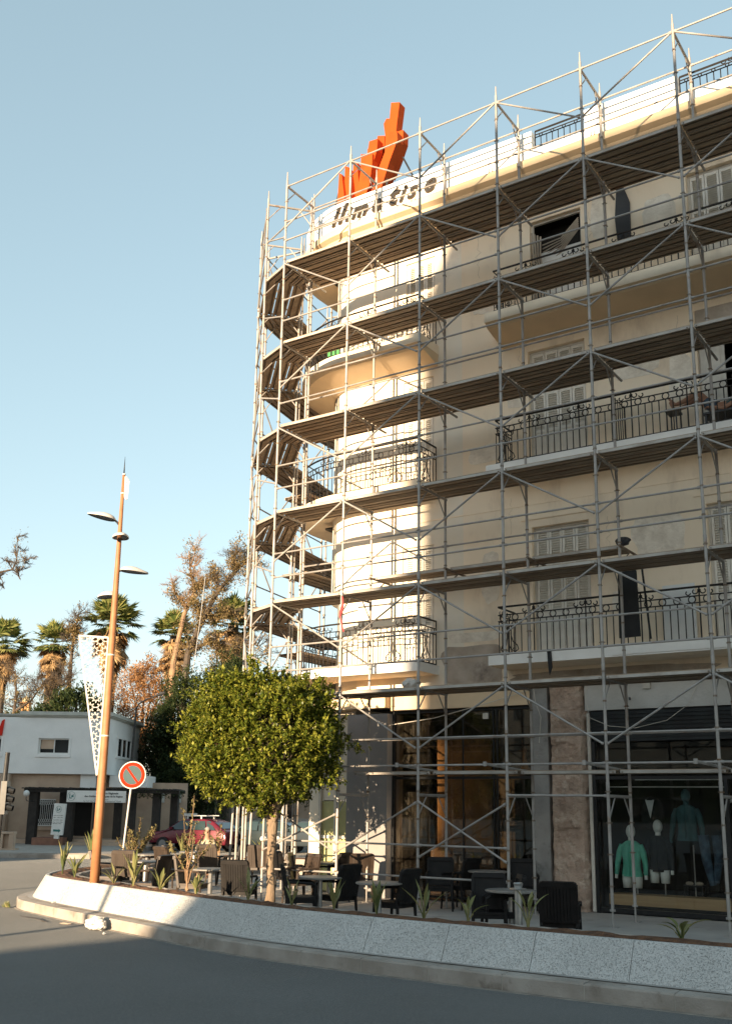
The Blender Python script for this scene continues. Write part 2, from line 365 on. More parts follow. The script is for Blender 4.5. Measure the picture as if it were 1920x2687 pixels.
S.cycles.max_bounces = 8; S.cycles.diffuse_bounces = 6; S.cycles.transparent_max_bounces = 12; S.cycles.glossy_bounces = 3
# ================================================================== ground
g = MB(); g.quad((-1500, -1500, -.2), (1500, -1500, -.2), (1500, 1500, -.2), (-1500, 1500, -.2))
struct(g, 'road', M['asphalt'])
def smooth_path(P, it=2):
    for _ in range(it):
        Q = [P[0]]
        for a, b in zip(P[:-1], P[1:]):
            Q.append((a[0] * .75 + b[0] * .25, a[1] * .75 + b[1] * .25)); Q.append((a[0] * .25 + b[0] * .75, a[1] * .25 + b[1] * .75))
        Q.append(P[-1]); P = Q
    return P
KERB = smooth_path([(19, -5.1), (14, -5.27), (10.5, -5.3), (7.5, -5.29), (5.15, -5.19), (3.74, -5.03), (2.4, -4.72), (1.2, -4.38), (-.78, -3.85), (-2.6, -3.3), (-3.75, -2.92), (-4.5, -2.35), (-5.2, -1.4), (-5.75, -.4), (-6.1, .9), (-6.9, 4.0), (-7.35, 5.7), (-7.2, 6.6), (-6.3, 7.15), (-4.8, 7.7), (-3.1, 8.4)], 2)
def offset(P, d):
    out = []
    for i, p in enumerate(P):
        a = P[max(i - 1, 0)]; b = P[min(i + 1, len(P) - 1)]
        dx, dy = b[0] - a[0], b[1] - a[1]; l = math.hypot(dx, dy)
        out.append((p[0] + dy / l * d, p[1] - dx / l * d))
    return out
def resample(P, step):
    L = [0]
    for a, b in zip(P[:-1], P[1:]): L.append(L[-1] + math.dist(a, b))
    n = max(2, int(L[-1] / step)); out = []; j = 0
    for i in range(n + 1):
        t = L[-1] * i / n
        while j < len(P) - 2 and L[j + 1] < t: j += 1
        f_ = (t - L[j]) / max(1e-9, L[j + 1] - L[j])
        out.append((P[j][0] + (P[j + 1][0] - P[j][0]) * f_, P[j][1] + (P[j + 1][1] - P[j][1]) * f_))
    return out
KERB = resample(KERB, .2)
# kerb stones, one thing each ~1.0 m
def sweep(mb, P, prof, close_ends=True, wob=0.):
    """prof = closed list of (inward offset, z)"""
    rings = [offset(P, d) for d, _ in prof]; n = len(prof); k = len(P)
    vs = []
    for i in range(k):
        for j in range(n):
            x, y = rings[j][i]; vs.append((x, y, prof[j][1] + (rnd.uniform(-wob, wob) if wob and prof[j][1] > -.1 else 0)))
    fs = []
    for i in range(k - 1):
        for j in range(n):
            a = i * n + j; b = i * n + (j + 1) % n; fs.append((a, b, b + n, a + n))
    if close_ends: fs.append(tuple(range(n - 1, -1, -1))); fs.append(tuple((k - 1) * n + j for j in range(n)))
    mb.add(vs, fs)
full = offset(KERB, 0)
pv = MB()
inner = offset(KERB, .2)
poly = inner + [(-3.1, 30), (19, 30)]
pv.add([(p[0], p[1], 0.) for p in poly], [tuple(range(len(poly) - 1, -1, -1))])
struct(pv, 'pavement', M['pave'])
# kerb: stones with pale mortar gaps
i = 0; kn = 0; k = len(KERB); kb = MB()
while i < k - 1 and i < 118:
    L_ = 5 if i < 60 else 5
    j = min(i + L_, k - 1)
    seg = KERB[i:j + 1]
    # pull both ends in to leave a joint
    def lerp(a, b, t): return (a[0] + (b[0] - a[0]) * t, a[1] + (b[1] - a[1]) * t)
    seg = [lerp(seg[0], seg[1], .03)] + list(seg[1:-1]) + [lerp(seg[-1], seg[-2], .03)]
    sweep(kb, seg, [(0., -.23), (0.0, -.04), (.012, -.022), (.29, -.006), (.29, -.23)][::-1])
    i = j; kn += 1
m = MB(); sweep(m, KERB[:119], [(.004, -.2), (.004, -.042), (.02, -.03), (.27, -.012), (.27, -.2)][::-1])
struct(m, 'kerb_mortar', mat('mortar', (.42, .39, .34), None, .95, scale=6))
sweep(kb, KERB[118:], [(0., -.23), (0.0, -.02), (.29, -.006), (.29, -.23)][::-1]); struct(kb, 'kerb', M['kerb'])
# thin pale strip where kerb meets the asphalt
m = MB(); sweep(m, KERB, [(-.05, -.2), (-.035, -.192), (0, -.19), (0, -.2)][::-1], wob=.003); struct(m, 'gutter_edge', mat('gutter_dust', (.26, .23, .19), (.16, .14, .12), .95, scale=5))
# planter
pl = thing('planter', 'long curved grey pebble-dash planter wall along the kerb, filled with soil', 'planter', (0, 0, 0))
i = 0
while i < k - 1:
    j = min(i + 6, k - 1); seg = KERB[i:j + 1]
    if i > 0: seg[0] = lerp(seg[0], seg[1], .02)
    seg[-1] = lerp(seg[-1], seg[-2], .02)
    m = MB(); sweep(m, seg, [(.27, -.1), (.30, .0), (.515, .40), (.53, .415), (.585, .415), (.60, .30), (.60, -.1)][::-1])
    m.build('wall_slab', M['planter'], pl); i = j
m = MB(); sweep(m, KERB, [(.32, -.1), (.52, .385), (.59, .385), (.59, -.1)][::-1]); m.build('joint_filler', M['darkmetal'], pl)
m = MB(); sweep(m, KERB, [(1.06, -.1), (1.06, .38), (1.08, .40), (1.17, .40), (1.18, .38), (1.18, -.1)][::-1], wob=.006); m.build('inner_curb', M['ledge'], pl)
m = MB()
A_ = [offset(KERB, .585 + .48 * t / 4) for t in range(5)]
vs = []; fs = []
for t in range(5):
    for ii, p in enumerate(A_[t]): vs.append((p[0], p[1], .385 + .045 * math.sin(math.pi * t / 4) + .035 * noise.noise(Vector((p[0] * 4, p[1] * 4, 3))) + .02 * noise.noise(Vector((p[0] * 11, p[1] * 11, 1)))))
for t in range(4):
    for ii in range(k - 1):
        a = t * k + ii; fs.append((a, a + k, a + k + 1, a + 1))
m.add(vs, fs); m.build('soil', M['soil'], pl)
# far pavement and side street pavement
m = MB(); pts = [q(-70, 39.9), q(-10.3, 39.9), q(-9.9, 40.3), q(-9.9, 56), q(-70, 56)]
m.prism([(p.x, p.y) for p in pts], -.2, -.02); struct(m, 'far_pavement', M['ledge'])
m = MB(); pts = [q(-70, 39.7), q(-10.2, 39.7), q(-10.2, 39.9), q(-70, 39.9)]
m.prism([(p.x, p.y) for p in pts], -.2, -.05); struct(m, 'far_kerb', M['kerb'])
m = MB(); pts = [q(-9.9, 50), q(40, 50), q(40, 120), q(-40, 120), q(-40, 56), q(-9.9, 56)]
m.prism([(p.x, p.y) for p in pts], -.2, -.03); struct(m, 'park_ground', M['pave'])
# litter
def litter(x, y, z, s, label, m_, sc=(1, .6, .5)):
    b = MB(); b.ball((0, 0, 0), s, 30, 20, sc)
    b.v = [tuple(Vector(p) * (1 + .35 * noise.noise(Vector(p) * (1.6 / s) + Vector((x, y, 0))) + .28 * noise.noise(Vector(p) * (4.5 / s)))) for p in b.v]
    o = b.build('litter', m_, smooth=False); o.location = (x, y, z); o.rotation_euler = (0, 0, x * 3); return tag(o, label, 'litter')
tag(litter(.05, -4.28, -.10, .19, 'crumpled white plastic bag lying against the sunlit kerb', M['plastic'], (1, .62, .55)), cat='plastic bag')
litter(-.98, -4.05, -.185, .045, 'small tan leaf scrap beside the kerb left of the plastic bag', M['board'], (2.2, .5, .35))
litter(-2.55, -3.0, .0, .055, 'white paper scrap lying on the kerb ledge under the planter wall', M['plastic'], (1.8, .8, .4))
litter(.62, -4.62, -.18, .035, 'tiny white scrap on the road just right of the plastic bag', M['plastic'])
litter(-1.6, -4.0, -.19, .018, 'dry palm leaf scrap on the asphalt near the kerb', M['board'], (3.2, .35, .25))
m = MB()
for t in range(2):
    x0 = -2.6 + t * .12; m.tube([(x0, -3.72 - .08 * t, -.185), (x0 + .6, -3.85 - .09 * t, -.175), (x0 + 1.1, -4.03 - .06 * t, -.188)], .003, 4)
tag(m.build('dry_frond', M['rattan_brown']), 'thin dry palm frond lying on the sunlit road by the planter tip', 'palm frond')
m = MB()
for t in range(60):
    a = rnd.uniform(0, 6.28); r_ = rnd.uniform(0, .09); p = Vector((-4.12 + r_ * math.cos(a), -2.86 + r_ * math.sin(a) * .5, -.19)); h = rnd.uniform(.05, .14)
    d = Vector((rnd.uniform(-.08, .08), rnd.uniform(-.08, .02), h)); s_ = Vector((.012, .006, 0))
    m.add([p - s_, p + s_, p + d], [(0, 1, 2)])
tag(m.build('weed', M['strelitzia']), 'small weed tuft growing at the foot of the kerb tip', 'weed')
m = MB(); m.tube([(-4.35, -2.9, -.19), (-4.9, -2.9, -.19), (-5.4, -3.2, -.19), (-5.5, -3.7, -.19), (-5.3, -4.0, -.19)], .014, 6)
tag(m.build('cable', M['darkmetal']), 'black cable curling on the road left of the kerb tip', 'cable')
# ================================================================== scaffolding
LV = [16.087, 14.091, 12.078, 10.069, 8.081, 6.091, 4.065, 2.504]
PX = [0., 1.824, 3.642, 5.467, 7.3085, 9.149, 10.98, 12.81]
def v2(p, z): return Vector((p[0], p[1], z))
def lp(a, b, t): return (a[0] + (b[0] - a[0]) * t, a[1] + (b[1] - a[1]) * t)
def standard(par, xy, z0=0., z1=16.42, foot=True):
    m = MB(); x, y = xy
    z = z0 + .28
    m.tube([(x, y, z), (x, y, z1 - .22)], .027, 10)
    m.tube([(x, y, z1 - .22), (x, y, z1)], .016, 8, rs=[.019, .012])
    j = 2.16
    while j < z1 - .3:
        m.tube([(x, y, j), (x, y, j + .13)], .031, 10); j += 2.0
    c = m; m.m = 1
    j = .62
    while j < z1 - .3:
        c.tube([(x, y, j), (x, y, j + .028)], .034, 8)
        a = rnd.uniform(0, 3.1)
        dx, dy = .052 * math.cos(a), .052 * math.sin(a)
        c.tube([(x - dx, y - dy, j + .014), (x + dx, y + dy, j + .014)], .008, 5)
        j += .5
    m.build('standard', [M['steel'], M['coupler']], par)
    if foot:
        b = MB(); b.box(x - .075, x + .075, y - .075, y + .075, z0, z0 + .008); b.tube([(x, y, z0 + .008), (x, y, z0 + .34)], .017, 8); b.tube([(x, y, z0 + .25), (x, y, z0 + .28)], .05, 8)
        b.build('base_jack', M['steel'], par)
def hframe(par, o, i, z, ext=0., brace=True):
    m = MB(); O = v2(o, z - .045); I = v2(i, z - .045); d = (I - O).normalized()
    m.tube([O, I + d * ext], .026, 8)
    if brace:
        L_ = .34
        for P_, s_ in ((O, 1), (I, -1)):
            m.tube([P_ + d * s_ * L_ * .95, P_ - Vector((0, 0, L_ * 1.15))], .013, 6)
    m.build('transom', M['steel'], par)
def rail(par, a, b, za, zb=None, name='guard_rail', r=.0185):
    zb = za if zb is None else zb
    m = MB(); A = v2(a, za); B = v2(b, zb); d = (B - A).normalized()
    m.tube([A + d * .03, B - d * .03], r, 8)
    for P_, s_ in ((A, 1), (B, -1)): m.tube([P_ + d * s_ * .02, P_ + d * s_ * .075], r * 1.45, 8)
    m.build(name, M['steel'], par)
def deck(par, o0, i0, o1, i1, z, v0, v1, n, gap=.04, mat_=None, w=None):
    """n steel planks side by side; each has a dimpled top sheet, two lips and two stiffening ribs"""
    m = MB(); step = (v1 - v0) / n; dv = .016
    for k_ in range(n):
        a0 = v0 + k_ * step + dv; a1 = v0 + (k_ + 1) * step - dv
        e0 = rnd.uniform(.02, .10) if rnd.random() < .5 else .02
        z_ = z + rnd.uniform(-.006, .006)
        def pt(t, v, zz):
            t = gap / 1.8 + t * (1 - 2 * gap / 1.8)
            p = lp(lp(o0, i0, v), lp(o1, i1, v), t); return (p[0], p[1], zz)
        def bx(u0, u1, za, zb):
            vs = [pt(0, u0, za), pt(1, u0, za), pt(1, u1, za), pt(0, u1, za), pt(0, u0, zb), pt(1, u0, zb), pt(1, u1, zb), pt(0, u1, zb)]
            m.add(vs, [(0, 3, 2, 1), (4, 5, 6, 7), (0, 1, 5, 4), (1, 2, 6, 5), (2, 3, 7, 6), (3, 0, 4, 7)])
        wd = a1 - a0
        m.m = 0; bx(a0, a1, z_ - .012, z_)
        m.m = 1 if k_ == 0 else 0; bx(a0, a0 + wd * .05, z_ - .062, z_ - .012)
        m.m = 0; bx(a1 - wd * .05, a1, z_ - .062, z_ - .012)
        bx(a0 + wd * .05, a0 + wd * .13, z_ - .062, z_ - .056); bx(a1 - wd * .13, a1 - wd * .05, z_ - .062, z_ - .056)
        bx(a0 + wd * .30, a0 + wd * .70, z_ - .058, z_ - .050); bx(a0 + wd * .30, a0 + wd * .32, z_ - .050, z_ - .012); bx(a0 + wd * .68, a0 + wd * .70, z_ - .050, z_ - .012)
    m.m = 2
    for e in (0, 1):
        t = .045 if e == 0 else .955
        a = lp(lp(o0, i0, v0), lp(o1, i1, v0), t); b = lp(lp(o0, i0, v1), lp(o1, i1, v1), t)
        m.tube([(a[0], a[1], z - .045), (b[0], b[1], z - .045)], .012, 5)
    m.build('deck', [mat_ or M['deck'], M['deckedge'], M['coupler']], par)
sf = thing('scaffolding', 'tall galvanised scaffolding run standing along the shaded street front of the cream building', 'scaffolding')
O = [(x, 0.) for x in PX]; I = [(x, 1.05) for x in PX]
for x in PX: standard(sf, (x, 0.))
for n_, x in enumerate(PX): standard(sf, (x, 1.05))
ext = {1: .57, 3: .52, 0: .0, 2: .05, 4: .05, 5: .0, 6: .05}
for li, z in enumerate(LV[:7]):
    for n_ in range(len(PX)):
        hframe(sf, O[n_], I[n_], z, ext.get(li, 0.) if not (li == 2 and n_ == 1) else .35)
for n_ in range(1, len(PX)): hframe(sf, O[n_], I[n_], 2.11)
depthv = {1: (0, 1.27, 4), 2: (0, .90, 3), 3: (0, 1.26, 4), 4: (0, .93, 3), 5: (0, .84, 3), 6: (0, .90, 2), 7: (.45, .95, 1)}
for li in range(1, 8):
    for n_ in range(len(PX) - 1):
        v0, v1, c_ = depthv[li]
        if li == 7 and n_ == 0: continue
        if li == 3 and n_ >= 4: v1, c_ = .95, 3
        deck(sf, O[n_], I[n_], O[n_ + 1], I[n_ + 1], LV[li] + .012, v0, v1, c_)
# bracketed inner boards above the fifth lift
for n_ in range(1, 4):
    deck(sf, (PX[n_], 1.15), (PX[n_], 2.2), (PX[n_ + 1], 1.15), (PX[n_ + 1], 2.2), 6.62, .0, .5, 2)
for n_ in range(1, 5):
    m = MB(); x = PX[n_]
    m.tube([(x + .03, .95, 6.56), (x + .03, 1.86, 6.56)], .024, 8); m.tube([(x, 1.05, 6.2), (x, 1.55, 6.54)], .014, 6); m.build('bracket', M['coupler'], sf)
high = {0: (1, 3, 5, 7), 1: (0, 2, 4, 6), 2: (1, 3, 5, 7), 3: (0, 2, 4, 6), 4: (1, 3, 5, 7), 5: (0, 2, 4, 6), 6: (1, 3, 5, 7)}
for li, hs in high.items():
    z = LV[li]
    for h_ in hs:
        for nb in (h_ - 1, h_ + 1):
            if 0 <= nb < len(PX):
                if li == 0 and h_ == 1 and nb == 0 : pass
                x0, x1 = PX[h_], PX[nb]; s_ = 1 if x1 > x0 else -1
                m = MB(); y = -.035
                A = Vector((x0 + s_ * .05, y, z - .1)); B = Vector((x1 - s_ * .05, y, z - 1.14))
                m.tube([A, B], .0185, 8)
                for P_ in (A, B): m.ball(P_, .026, 8, 6)
                m.build('diagonal_brace', M['steel'], sf)
for (xa, za, xb, zb) in ((0, 1.93, 1, .96), (2, 1.94, 1, .98), (2, 1.96, 3, .92), (3, 1.93, 2, .94), (0, .96, 1, 1.7)):
    rail(sf, (PX[xa], -.035), (PX[xb], -.035), za, zb, 'diagonal_brace')
for n_ in range(len(PX) - 1):
    a, b = O[n_], O[n_ + 1]; ia, ib = I[n_], I[n_ + 1]
    rail(sf, a, b, LV[0] - .05, name='ledger')
    rail(sf, ia, ib, 16.02, name='ledger'); rail(sf, ia, ib, 15.48)
    if n_ == 0: rail(sf, a, b, 15.1); rail(sf, a, b, 14.62)
    for li in (2, 3, 4, 5, 6): rail(sf, a, b, LV[li] + .50); rail(sf, a, b, LV[li] + 1.02)
    for li in (3, 5): rail(sf, ia, ib, LV[li] + .95, name='inner_rail')
    rail(sf, a, b, 3.10, name='ledger'); rail(sf, ia, ib, 3.16, name='ledger')
    if n_ >= 1: rail(sf, a, b, 2.60, name='ledger')
    if n_ < 3: rail(sf, a, b, 1.17); rail(sf, a, b, .61)
rail(sf, O[3], O[4], 2.07, name='ledger'); rail(sf, (0, 0), (1.824, 0), 2.56, name='ledger')
for n_ in range(2, len(PX)):
    m = MB(); x = PX[n_]; m.tube([(x - .28, -.30, 2.60), (x + .0, .95, 2.50)], .026, 8)
    m.tube([(x - .28, -.30, 2.56), (x - .28, -.30, 2.64)], .036, 8); m.build('loose_transom', M['steel'], sf)
# corner run
sc = thing('scaffolding', 'sunlit scaffolding run wrapping round the rounded left corner of the cream building', 'scaffolding')
FR_ = [((0., 0.), (0., 1.05)), ((-.86, .36), (-.14, 1.14)), ((-2.15, 1.66), (-1.43, 2.42)), ((-2.45, 2.32), (-1.42, 2.52)), ((-2.82, 4.13), (-1.78, 4.28)), ((-3.15, 5.93), (-2.10, 6.08))]
for n_, (o_, i_) in enumerate(FR_):
    if n_ == 0: continue
    standard(sc, o_); standard(sc, i_, z1=16.42)
    for li in range(7): hframe(sc, o_, i_, LV[li], .0)
for n_ in range(5):
    (o0, i0), (o1, i1) = FR_[n_], FR_[n_ + 1]; wedge = n_ in (0, 2)
    for li in range(1, 7):
        if li == 6 and n_ == 0: continue
        deck(sc, o0, i0, o1, i1, LV[li] + .012 - (.06 if wedge else 0), 0., .97 if not wedge else .9, 3, gap=.03)
        if not wedge and li < 6: rail(sc, o0, o1, LV[li] + .5); rail(sc, o0, o1, LV[li] + 1.02)
    rail(sc, o0, o1, 16.0 if n_ else 15.0, name='ledger')
    if not wedge:
        for li in range(7):
            za, zb = (LV[li] - .1, LV[li] - 1.9) if (li + n_) % 2 else (LV[li] - 1.9, LV[li] - .1)
            rail(sc, (o0[0] - .03, o0[1]), (o1[0] - .03, o1[1]), za, zb, 'diagonal_brace')
    else:
        for li in range(1, 7): rail(sc, o0, o1, LV[li] + .62, LV[li] + .95 if n_ == 0 else None)
# long platforms between the side run and the wall
for li in (2, 3, 4, 5):
    deck(sc, (-2.0, 2.7), (-1.2, 2.7), (-2.1, 5.9), (-1.2, 5.9), LV[li] - .65, 0., 1., 2)
# ladders leaning
for n_, (xa, ya, xb, yb, h_) in enumerate(((-3.0, 5.4, -1.7, 6.4, 3.6), (-2.55, 5.1, -1.35, 6.1, 3.4))):
    m = MB(); d = Vector((xb - xa, yb - ya, 0)); side = Vector((-d.y, d.x, 0)).normalized() * .2
    for s_ in (-1, 1): m.tube([Vector((xa, ya, 0)) + side * s_, Vector((xb, yb, h_)) + side * s_], .025, 6)
    for t in range(1, 12):
        p = Vector((xa, ya, 0)).lerp(Vector((xb, yb, h_)), t / 12); m.tube([p - side, p + side], .014, 6)
    tag(m.build('ladder', M['steel']), ['long ladder leaning on the corner scaffolding beside the tree trunk', 'second ladder leaning just right of the long ladder by the shop corner'][n_], 'ladder')
# spare tubes standing behind the tree
for n_, (x, y, dx, h_) in enumerate(((-3.3, 5.3, .1, 3.3), (-3.9, 6.8, .1, 3.1), (-3.6, 6.9, .0, 3.1), (-3.3, 7.2, .05, 2.9), (-2.9, 7.3, .02, 3.0), (-2.5, 7.4, -.02, 3.1), (-5.35, 5.1, .12, 3.2), (-5.28, 5.25, .12, 3.15), (-4.9, 5.35, .10, 3.0))):
    m = MB(); m.tube([(x, y, 0), (x + dx, y, h_)], .032, 8)
    m.tube([(x - .07, y, .004), (x + .07, y, .004)], .04, 6)
    tag(m.build('scaffold_prop', M['steel']), 'pale steel prop standing upright in the sunlit cluster behind the street tree', 'prop', 'steel props standing behind the street tree')
m = MB()
pts = [Vector((1.86, -.05, 6.0)), Vector((1.90, -.09, 5.8)), Vector((1.84, -.10, 5.62)), Vector((1.93, -.1, 5.3))]
for s_ in range(3): m.tube([p + Vector((s_ * .02, -.01 * s_, -.03 * s_)) for p in pts], .012, 5)
tag(m.build('tape', M['redtape']), 'red tape hanging from a scaffold node above the tree', 'tape')
# pale bags and debris on boards
def sack(x, y, z, s, label, m_):
    b = MB(); b.ball((0, 0, 0), s, 16, 10, (1.2, .8, .7)); b.v = [tuple(Vector(p) * (1 + .3 * noise.noise(Vector(p) * 4 / s * .5 + Vector((x, y, z))))) for p in b.v]
    o = b.build('sack', m_); o.location = (x, y, z); tag(o, label, 'sack')
sack(3.05, .7, 4.22, .16, 'white sack lying on the scaffold board under the corner balcony', M['plastic'])
sack(7.25, 1.4, 6.74, .12, 'dark crumpled debris heaped at the right end of the inner boards', M['greycut'])
# ================================================================== the corner building
W = 2.15; XC, YC, RC = .75, 3.65, 1.5
bd = thing('building', 'cream rounded corner apartment building under renovation behind the scaffolding', 'building')
def curve_pts(front, rad, x_end=None, y_end=16., n=14, x0=15.):
    """plan path: along the front (y=front) from x0 to the corner, round it, then back along the side"""
    P = [(x0, front)] if x0 is not None else []
    P.append((XC, YC - rad))
    for i in range(1, n + 1):
        a = math.pi / 2 * i / n; P.append((XC - rad * math.sin(a), YC - rad * math.cos(a)))
    P.append((XC - rad, y_end)); return P
def wall_grid(m, x0, x1, z0, z1, y, ops, depth):
    xs = sorted({x0, x1} | {o[0] for o in ops} | {o[1] for o in ops}); zs = sorted({z0, z1} | {o[2] for o in ops} | {o[3] for o in ops})
    for xa, xb in zip(xs[:-1], xs[1:]):
        for za, zb in zip(zs[:-1], zs[1:]):
            cx, cz = (xa + xb) / 2, (za + zb) / 2
            if any(o[0] < cx < o[1] and o[2] < cz < o[3] for o in ops): continue
            m.quad((xa, y, za), (xb, y, za), (xb, y, zb), (xa, y, zb))
    for a, b, c, d in ops:
        m.quad((a, y, c), (a, y, d), (a, y + depth, d), (a, y + depth, c)); m.quad((b, y, c), (b, y + depth, c), (b, y + depth, d), (b, y, d))
        m.quad((a, y, d), (b, y, d), (b, y + depth, d), (a, y + depth, d)); m.quad((a, y, c), (a, y + depth, c), (b, y + depth, c), (b, y, c))
OPS = {'1': [(5.06, 6.30, 4.80, 7.50), (8.62, 9.90, 4.80, 7.46), (1.93, 2.73, 4.80, 7.45)],
       '2': [(5.06, 6.35, 8.74, 11.42), (8.64, 9.95, 8.74, 11.40), (1.93, 2.73, 8.74, 11.42)],
       '3': [(5.18, 6.37, 12.16, 14.48), (8.63, 9.90, 12.16, 14.44), (1.97, 2.76, 12.16, 14.44)]}
allops = OPS['1'] + OPS['2'] + OPS['3']
m = MB(); wall_grid(m, 3.46, 15., 4.26, 15.1, W, [o for o in allops if o[0] > 3.46], .16)
m.build('wall', M['plaster'], bd)
m = MB(); wall_grid(m, XC, 3.46, 4.26, 15.1, W, [o for o in allops if o[0] < 3.46], .10)
P = curve_pts(W, RC, n=24)[1:]
for a, b in zip(P[:-1], P[1:]): m.quad((b[0], b[1], 6.55), (a[0], a[1], 6.55), (a[0], a[1], 15.1), (b[0], b[1], 15.1))
# lower part of the corner is set back, the round part ends in a flat soffit
P2 = [(XC, W)] + [(XC - (RC - .16) * math.sin(math.pi / 2 * i / 24), YC - (RC - .16) * math.cos(math.pi / 2 * i / 24)) for i in range(1, 25)] + [(XC - RC + .16, 16)]
for a, b in zip(P2[:-1], P2[1:]): m.quad((b[0], b[1], 3.9), (a[0], a[1], 3.9), (a[0], a[1], 6.55), (b[0], b[1], 6.55))
for a, b, c, d in zip(P[:-1], P[1:], P2[:-1], P2[1:]): m.quad(a + (6.55,), b + (6.55,), d + (6.55,), c + (6.55,))
m.build('tower_wall', M['tower_plaster'], bd)
# thin string mouldings
m = MB()
for z in (7.98, 11.62):
    m.box(XC, 15., W - .012, W + .01, z, z + .03)
for (a, b, c, d) in OPS['1'][:2] + OPS['2'][:2]:
    m.box(a - .22, b + .22, W - .022, W + .01, d + .16, d + .20)
m.build('moulding', M['plaster'], bd)
# recesses of the windows
def shutter_mesh(w_, h_, slats=True):
    m = MB(); f_ = .045
    m.box(0, f_, -.018, .018, 0, h_); m.box(w_ - f_, w_, -.018, .018, 0, h_)
    for z in (0, h_ * .30, h_ * .62, h_ - .07): m.box(f_, w_ - f_, -.0175, .0175, z, z + .07)
    m.box(f_, w_ - f_, -.004, .010, .07, h_ * .30)
    for za, zb in ((h_ * .30 + .07, h_ * .62), (h_ * .62 + .07, h_ - .07)):
        n = int((zb - za) / .048)
        for i in range(n):
            z = za + (zb - za) * (i + .5) / n
            T = Matrix.Translation((0, 0, z)) @ Matrix.Rotation(R_(38), 4, 'X')
            m.box(f_, w_ - f_, -.022, .022, -.004, .004, T)
    m.box(f_, w_ - f_, .022, .026, h_ * .3, h_ - .06)
    return m
def window(par, op, y, leaves=4, lab=None, open_=False):
    a, b, c, d = op
    fm = MB(); t = .05
    fm.box(a, a + t, y, y + .06, c, d); fm.box(b - t, b, y, y + .06, c, d); fm.box(a + t, b - t, y, y + .06, d - t, d); fm.box(a + t, b - t, y, y + .06, c, c + t)
    wn = fm.build('window', M['framewhite'], par)
    if lab: wn['label'] = lab
    if not open_:
        wl = (b - a - 2 * t) / leaves
        for i in range(leaves):
            sm = shutter_mesh(wl - .012, d - c - 2 * t - .01); o = sm.build('shutter', M['shutter'], wn)
            o.location = (a + t + i * wl + .006, y + .02, c + t + .005); o.rotation_euler = (0, 0, 0)
    return wn
for k_ in '123':
    for idx, op in enumerate(OPS[k_]):
        if (k_, idx) in (('3', 0), ('2', 1)): continue
        window(bd, op, W + (.10 if idx < 2 else .045), 4 if idx < 2 else 3)
# third floor window with a sagging blind, dark room behind; half built infill
a, b, c, d = OPS['3'][0]
wn = window(bd, (a, b, c, d), W + .09, open_=True, lab='window with a collapsed blind')
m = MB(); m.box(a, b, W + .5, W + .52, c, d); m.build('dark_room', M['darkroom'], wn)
m = MB(); m.box(a + .2, b - .06, W + .10, W + .13, c + .05, 13.72); m.build('infill_panel', M['white_plaster'], wn)
m = MB()
for t in range(7):
    z0 = 14.1 - t * .045; m.tube([(a + .26, W + .06 + .02 * t, z0 - .22 - .03 * t), (a + .7, W + .08, z0 - .16 - .01 * t), (b - .07, W + .05, z0 + .18)], .014, 6)
for t in range(4): m.tube([(a + .05 + .07 * t, W - .02, 14.2 - .05 * t), (a + .10 + .05 * t, W - .03, 13.6), (a + .16 + .08 * t, W - .02, 12.3)], .02, 6)
m.build('blind', M['reveal'], wn)
# second floor open door
a, b, c, d = OPS['2'][1]
wn = window(bd, (a, b, c, d), W + .09, open_=True, lab='open balcony door into a dark room')
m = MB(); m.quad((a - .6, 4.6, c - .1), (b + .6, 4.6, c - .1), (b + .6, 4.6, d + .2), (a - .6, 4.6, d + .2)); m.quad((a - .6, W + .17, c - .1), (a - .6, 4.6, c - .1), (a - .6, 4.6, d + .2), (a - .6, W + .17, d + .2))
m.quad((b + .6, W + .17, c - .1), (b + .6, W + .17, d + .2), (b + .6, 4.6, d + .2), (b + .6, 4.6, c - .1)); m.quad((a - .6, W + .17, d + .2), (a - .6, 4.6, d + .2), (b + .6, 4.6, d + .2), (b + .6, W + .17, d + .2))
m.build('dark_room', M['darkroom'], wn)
m = MB(); m.box(a + .04, a + .5, W + .05, W + .09, c + .1, d - .1); m.box(a + .12, a + .42, W + .03, W + .051, c + 1.0, d - .25); m.build('door_leaf', M['framewhite'], wn)
m = MB(); m.box(8.66, 9.9, W - .05, W - .01, 11.0, 11.38); m.build('roller_box', M['oldwall'], bd)
m = MB(); P_ = [(7.18, 13.3), (7.14, 13.9), (7.2, 14.62), (7.34, 14.62), (7.44, 14.3), (7.47, 14.2), (7.46, 13.3)]
T = Matrix(((1, 0, 0, 0), (0, 0, 1, 0), (0, 1, 0, 0), (0, 0, 0, 1)))
m.prism([(p[0], p[1]) for p in P_], W - .05, W - .02, T); m.build('exposed_patch', M['greycut'], bd)
